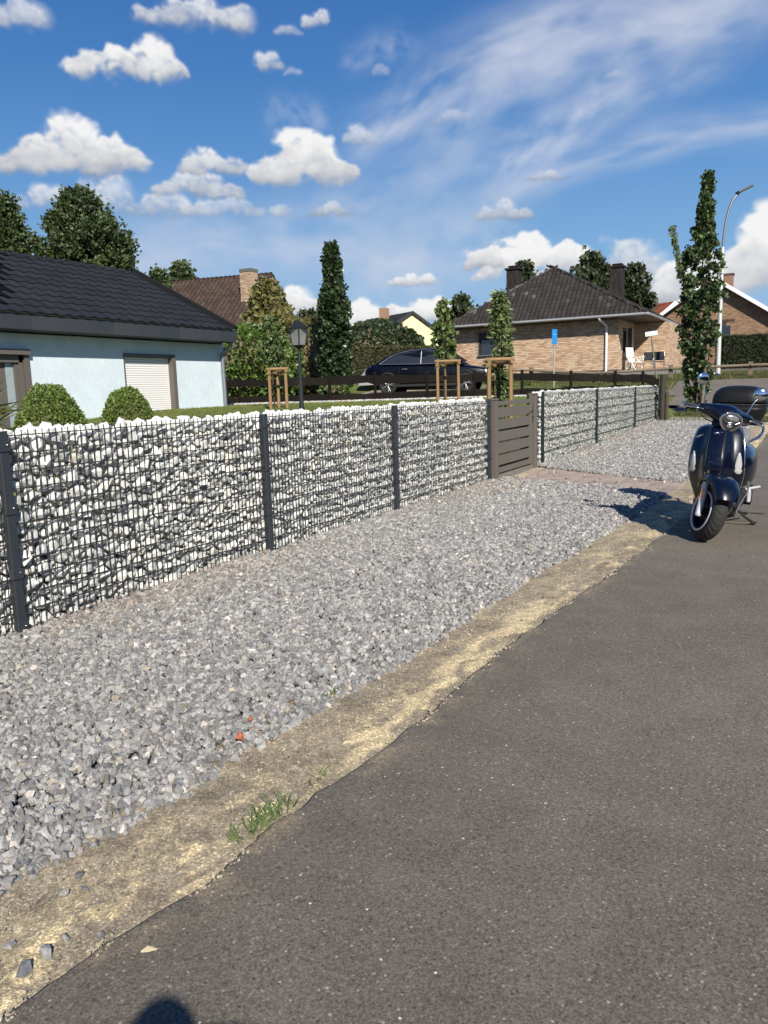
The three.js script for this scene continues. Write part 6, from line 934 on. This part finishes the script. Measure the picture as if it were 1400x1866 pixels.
  part('seat_front', [rbx(0, 0.66, -0.665, 0.26, 0.24, 0.07, 0.03, 3)], std([0.17, 0.17, 0.17], { roughness: 0.7 }), sc);
  part('grab_rail', [tube([V(0.15, 0.76, -1.15), V(0.22, 0.80, -1.25), V(0.235, 0.86, -1.45), V(0.18, 0.89, -1.62), V(-0.18, 0.89, -1.62), V(-0.235, 0.86, -1.45), V(-0.22, 0.80, -1.25), V(-0.15, 0.76, -1.15)], 0.013, 60, 8)], chrome, sc);
  // top box
  const tb = (y, k, zc = -1.53) => Array.from({ length: 40 }, (_, i) => { const a = i / 40 * 6.283, cx = Math.cos(a), cy = Math.sin(a); return V(Math.sign(cx) * Math.pow(Math.abs(cx), 0.55) * 0.25 * k, y, zc + Math.sign(cy) * Math.pow(Math.abs(cy), 0.62) * 0.215 * k); });
  const box = part('top_box', loft([tb(0.925, 0.70), tb(0.935, 0.80), tb(0.98, 0.90), tb(1.04, 0.975), tb(1.09, 1.0)]), phys([0.009, 0.009, 0.010], { roughness: 0.5, specularIntensity: 0.5 }), sc);
  part('lid', loft([tb(1.098, 1.0), tb(1.13, 0.995), tb(1.18, 0.955), tb(1.22, 0.87), tb(1.25, 0.72), tb(1.268, 0.5), tb(1.275, 0.2)]), phys([0.009, 0.009, 0.010], { roughness: 0.45, specularIntensity: 0.5 }), box); part('lid_seam', loft([tb(1.086, 1.012), tb(1.094, 1.018), tb(1.102, 1.012)]), std([0.03, 0.03, 0.032], { roughness: 0.35 }), box);
  part('box_bracket', [rbx(0, 0.905, -1.5, 0.2, 0.035, 0.26, 0.01)], matt, box);
  // headset: cowl, headlight, grips, levers, mirrors
  part('steering_neck', steer([bar(V(0, 0.90, -0.335), V(0, 1.0, -0.36), 0.075, 0.085, 20)]), black, sc);
  const cw = [[-0.235, 0.036, 1.050, -0.365], [-0.20, 0.046, 1.052, -0.36], [-0.14, 0.058, 1.052, -0.345], [-0.09, 0.078, 1.045, -0.325], [-0.04, 0.098, 1.038, -0.305], [0.0, 0.104, 1.035, -0.30], [0.04, 0.098, 1.038, -0.305], [0.09, 0.078, 1.045, -0.325], [0.14, 0.058, 1.052, -0.345], [0.20, 0.046, 1.052, -0.36], [0.235, 0.036, 1.050, -0.365]];
  part('handlebar_cowl', steer(loft(cw.map(([x, r, y, z]) => Array.from({ length: 22 }, (_, i) => { const a = i / 22 * 6.283; return V(x, y + Math.sin(a) * r * 0.92, z + Math.cos(a) * r); })))), paint, sc);
  const HL = new THREE.Matrix4().makeTranslation(0, 1.012, -0.205).multiply(new THREE.Matrix4().makeRotationX(0.16)), hl = g => steer((Array.isArray(g) ? merge(g) : g).applyMatrix4(HL));
  const oval = (r, z) => Array.from({ length: 32 }, (_, i) => { const a = i / 32 * 6.283, cy = Math.sin(a); return V(Math.cos(a) * r * (cy > 0 ? 1.12 : 1.12 - 0.22 * -cy), cy * r * (cy > 0 ? 0.78 : 1.12), z); });
  const head = part('headlight', hl(loft([oval(0.06, -0.09), oval(0.086, -0.02), oval(0.090, 0.006), oval(0.086, 0.014)])), chrome, sc);
  part('reflector', hl(loft([oval(0.074, 0.0105), oval(0.074, 0.0155)])), std([0.10, 0.10, 0.11], { roughness: 0.35, metalness: 0.8 }), head);
  part('lamp_bowl', hl([new THREE.SphereGeometry(0.030, 16, 10, 0, 6.283, 0, 1.6).rotateX(Math.PI / 2).scale(1.9, 0.9, 0.5).translate(0, 0.022, 0.014), new THREE.SphereGeometry(0.024, 16, 10, 0, 6.283, 0, 1.6).rotateX(Math.PI / 2).scale(1, 1, 0.5).translate(0, -0.045, 0.014)]), std([0.85, 0.85, 0.85], { roughness: 0.16, metalness: 0.9 }), head);
  part('lamp_divider', hl([tube([V(-0.07, 0.0, 0.02), V(-0.03, -0.022, 0.024), V(0, -0.012, 0.025), V(0.03, -0.022, 0.024), V(0.07, 0.0, 0.02)], 0.006, 20, 6)]), chrome, head);
  part('instrument_panel', steer([rbx(0, 1.10, -0.37, 0.17, 0.05, 0.12, 0.02, 3)]), black, sc);
  for (const s of [-1, 1]) {
    const g0 = V(s * 0.23, 1.052, -0.37), g1 = V(s * 0.345, 1.050, -0.405); part('grip', steer([bar(g0, g1, 0.0175, 0.0165, 14)]), matt, sc); part('bar_end', steer([bar(g1, g1.clone().add(V(s * 0.024, -0.001, -0.007)), 0.0165, 0.010, 14)]), chrome, sc);
    part('brake_lever', steer([tube([V(s * 0.20, 1.045, -0.325), V(s * 0.25, 1.043, -0.318), V(s * 0.31, 1.036, -0.335), V(s * 0.345, 1.032, -0.35)], 0.0065, 20, 6), new THREE.SphereGeometry(0.0095, 8, 6).translate(s * 0.345, 1.032, -0.35)]), chrome, sc);
    part('switch_block', steer([rbx(s * 0.20, 1.055, -0.375, 0.06, 0.055, 0.06, 0.014, 3)]), black, sc);
    const m0 = V(s * 0.19, 1.085, -0.385), m1 = V(s * 0.225, 1.20, -0.40), m2 = V(s * 0.26, 1.255, -0.41); const mr = part('mirror', steer([tube([m0, m0.clone().lerp(m1, 0.5).add(V(0, 0, 0.005)), m1, m2], 0.006, 20, 8)]), chrome, sc);
    const mh = new THREE.SphereGeometry(0.058, 20, 14).scale(1, 0.92, 0.30).rotateX(-0.1).rotateY(s * -0.25).translate(s * 0.262, 1.285, -0.41); part('mirror_head', steer(mh), chrome, mr); part('mirror_glass', steer([new THREE.CircleGeometry(0.052, 24).rotateY(Math.PI).rotateX(-0.1).rotateY(s * -0.25).translate(s * 0.262, 1.285, -0.4285)]), std([0.8, 0.8, 0.8], { metalness: 1, roughness: 0.03 }), mr);
  }
  part('brake_hose', steer([tube([V(-0.20, 1.03, -0.35), V(-0.19, 0.985, -0.335), V(-0.13, 0.965, -0.33), V(-0.06, 0.95, -0.335)], 0.006, 20, 6)]), black, sc);
  // engine, exhaust, stands
  part('engine', [rbx(0, 0.28, -1.12, 0.24, 0.2, 0.42, 0.05, 3), new THREE.CylinderGeometry(0.10, 0.10, 0.16, 20).rotateZ(Math.PI / 2).translate(0.12, 0.25, -1.22)], matt, sc);
  part('exhaust', [bar(V(-0.15, 0.30, -1.1), V(-0.17, 0.40, -1.62), 0.05, 0.055, 16), tube([V(0, 0.2, -0.95), V(-0.1, 0.2, -1.0), V(-0.15, 0.29, -1.08)], 0.018, 16)], std([0.05, 0.05, 0.05], { roughness: 0.4, metalness: 0.6 }), sc);
  part('foot_peg', [bar(V(0.17, 0.33, -0.98), V(0.29, 0.36, -1.0), 0.014, 0.012, 8)], alloy, sc); part('starter_cover', [rbx(0.20, 0.27, -1.0, 0.03, 0.12, 0.1, 0.012)], alloy, sc);
  part('side_stand', [tube([V(0.13, 0.17, -0.78), V(0.2, 0.09, -0.84), V(0.262, 0.032, -0.93)], 0.012, 16, 8), rbx(0.265, 0.030, -0.94, 0.05, 0.014, 0.07, 0.005)], matt, sc);
  part('centre_stand', [tube([V(0.09, 0.17, -0.86), V(0.13, 0.10, -1.05), V(0.17, 0.065, -1.2)], 0.013, 14, 8), tube([V(-0.09, 0.17, -0.86), V(-0.13, 0.09, -1.05), V(-0.17, 0.06, -1.2)], 0.013, 14, 8), tube([V(0.06, 0.13, -0.95), V(0.22, 0.11, -1.0), V(0.33, 0.10, -1.06)], 0.008, 14, 6)], black, sc);
}

// ------------------------------------------------------------------ the person taking the picture, behind the camera: only the shadow of the head reaches the view
{
  const bones = [], b = (a, c, r0, r1 = r0) => bones.push([V(...a), V(...c), r0, r1]);
  // local axes: +z is where the person faces
  b([0, 0.02, 0], [0, 0.16, 0], 0.001, 0.001);
  for (const s of [-1, 1]) { b([s * 0.10, 0.06, 0.0], [s * 0.095, 0.43, 0.015], 0.042, 0.058); b([s * 0.095, 0.43, 0.015], [s * 0.085, 0.80, 0], 0.06, 0.082); b([s * 0.10, 0.035, -0.03], [s * 0.115, 0.03, 0.13], 0.036, 0.03); b([s * 0.155, 1.27, 0], [s * 0.20, 1.04, 0.10], 0.046, 0.038); b([s * 0.20, 1.04, 0.10], [s * 0.07, 1.22, 0.36], 0.036, 0.026); }
  b([0, 0.86, 0], [0, 1.02, 0], 0.125, 0.115); b([-0.05, 1.18, 0], [0.05, 1.18, 0], 0.125, 0.125); b([0, 1.02, 0], [0, 1.18, 0], 0.115, 0.13); b([-0.13, 1.27, 0], [0.13, 1.27, 0], 0.055, 0.055); b([0, 1.28, 0], [0, 1.38, 0.01], 0.048, 0.045);
  const res = 96, mc = new MarchingCubes(res, M.white, false, false, 400000); mc.isolation = 0; const S = 0.86, cy = 0.82, p = V(0, 0, 0), ab = V(0, 0, 0), ap = V(0, 0, 0), half = res / 2;
  for (let k = 0; k < res; k++) for (let j = 0; j < res; j++) for (let i = 0; i < res; i++) { p.set((i - half) / half * S, (j - half) / half * S + cy, (k - half) / half * S); let acc = 0; const K = 38; for (const [A, B, r0, r1] of bones) { ab.subVectors(B, A); ap.subVectors(p, A); const t = clamp(ap.dot(ab) / Math.max(1e-6, ab.lengthSq())), d = ap.addScaledVector(ab, -t).length() - mix(r0, r1, t); acc += Math.exp(-K * d); } mc.field[i + j * res + k * res * res] = Math.log(Math.max(acc, 1e-30)) / K; }
  mc.update(); const n = mc.count, g = new THREE.BufferGeometry(), P = new Float32Array(mc.positionArray.slice(0, n * 3)), Nn = new Float32Array(mc.normalArray.slice(0, n * 3)); for (let i = 0; i < n; i++) { P[3 * i] *= S; P[3 * i + 1] = P[3 * i + 1] * S + cy; P[3 * i + 2] *= S; }
  g.setAttribute('position', new THREE.BufferAttribute(P, 3)); g.setAttribute('normal', new THREE.BufferAttribute(Nn, 3));
  const who = thing('person', 'person in dark clothes standing on the road holding up a phone', 'person', [0.435, 0.02, 0.68], YAW + Math.PI);
  const skin = std([0.50, 0.32, 0.23], { roughness: 0.6 });
  // head with face, ears and hair; hands closed round the phone
  const hd = new THREE.SphereGeometry(0.1, 36, 28), hp = hd.attributes.position, d = V(0, 0, 0); for (let i = 0; i < hp.count; i++) { d.fromBufferAttribute(hp, i).divideScalar(0.1); let x = d.x * 0.075, y = d.y * 0.112, z = d.z * 0.095; if (d.y < -0.2) { x *= 1 - 0.28 * (-d.y - 0.2); z += d.z > 0 ? 0.012 * (-d.y) : 0.02 * -d.y; } z += 0.022 * Math.exp(-(d.x * d.x * 60 + (d.y + 0.12) * (d.y + 0.12) * 22)) * (d.z > 0 ? 1 : 0); z -= 0.008 * Math.exp(-(Math.pow(Math.abs(d.x) - 0.38, 2) * 60 + Math.pow(d.y - 0.06, 2) * 90)) * (d.z > 0 ? 1 : 0); z += 0.006 * Math.exp(-(d.x * d.x * 18 + Math.pow(d.y + 0.48, 2) * 160)) * (d.z > 0 ? 1 : 0); hp.setXYZ(i, x, y + 1.49, z + 0.015); } hd.computeVertexNormals();
  const fingers = []; for (const s of [-1, 1]) { fingers.push(new THREE.SphereGeometry(0.036, 14, 10).scale(0.55, 1.15, 0.7).translate(s * 0.082, 1.235, 0.385)); for (let i = 0; i < 4; i++) { const y = 1.262 - i * 0.019, L = [0.05, 0.056, 0.052, 0.042][i]; fingers.push(tube([V(s * 0.09, y, 0.40), V(s * 0.083, y, 0.425), V(s * (0.083 - L * 0.6), y, 0.428), V(s * (0.083 - L), y, 0.418)], 0.0085, 12, 7)); } fingers.push(tube([V(s * 0.083, 1.225, 0.37), V(s * 0.078, 1.205, 0.392), V(s * 0.055, 1.215, 0.396), V(s * 0.042, 1.225, 0.396)], 0.0095, 12, 7)); }
  const bodyMesh = part('body', [g, hd, ...fingers, ...[-1, 1].map(s => new THREE.SphereGeometry(0.02, 10, 8).scale(0.4, 1.3, 0.8).translate(s * 0.076, 1.485, 0.01))], skin, who);
  part('clothing', (() => { const k = g.clone(), pp = k.attributes.position, nn = k.attributes.normal; for (let i = 0; i < pp.count; i++) { const y = pp.getY(i), z = pp.getZ(i), cover = y < 1.33 && !(z > 0.27) ? 0.008 : -0.012; pp.setXYZ(i, pp.getX(i) + nn.getX(i) * cover, y + nn.getY(i) * cover, z + nn.getZ(i) * cover); } return k; })(), std([0.03, 0.035, 0.05], { roughness: 0.9 }), who);
  const hair = new THREE.SphereGeometry(0.1, 30, 20, 0, 6.283, 0, 1.75); hair.scale(0.85, 1.16, 1.05).rotateX(-0.35).translate(0, 1.50, 0.0); part('hair', hair, std([0.04, 0.025, 0.015], { roughness: 0.8 }), who);
  for (const s of [-1, 1]) part('eye', [new THREE.SphereGeometry(0.011, 10, 8).translate(s * 0.03, 1.497, 0.093)], std([0.3, 0.25, 0.2], { roughness: 0.2 }), who);
  part('mouth', [rbx(0, 1.437, 0.1, 0.042, 0.009, 0.012, 0.004)], std([0.35, 0.13, 0.11], { roughness: 0.5 }), who);
  const ph = thing('smartphone', 'black smartphone held upright by the photographer', 'phone', [0.435, 0.02, 0.68], YAW + Math.PI); part('case', [rbx(0, 1.25, 0.408, 0.152, 0.073, 0.009, 0.004)], M.blackPlastic, ph); part('screen', [bx(0, 1.25, 0.4026, 0.142, 0.066, 0.0012)], M.glassDark, ph);
}
renderer.render(scene, camera);
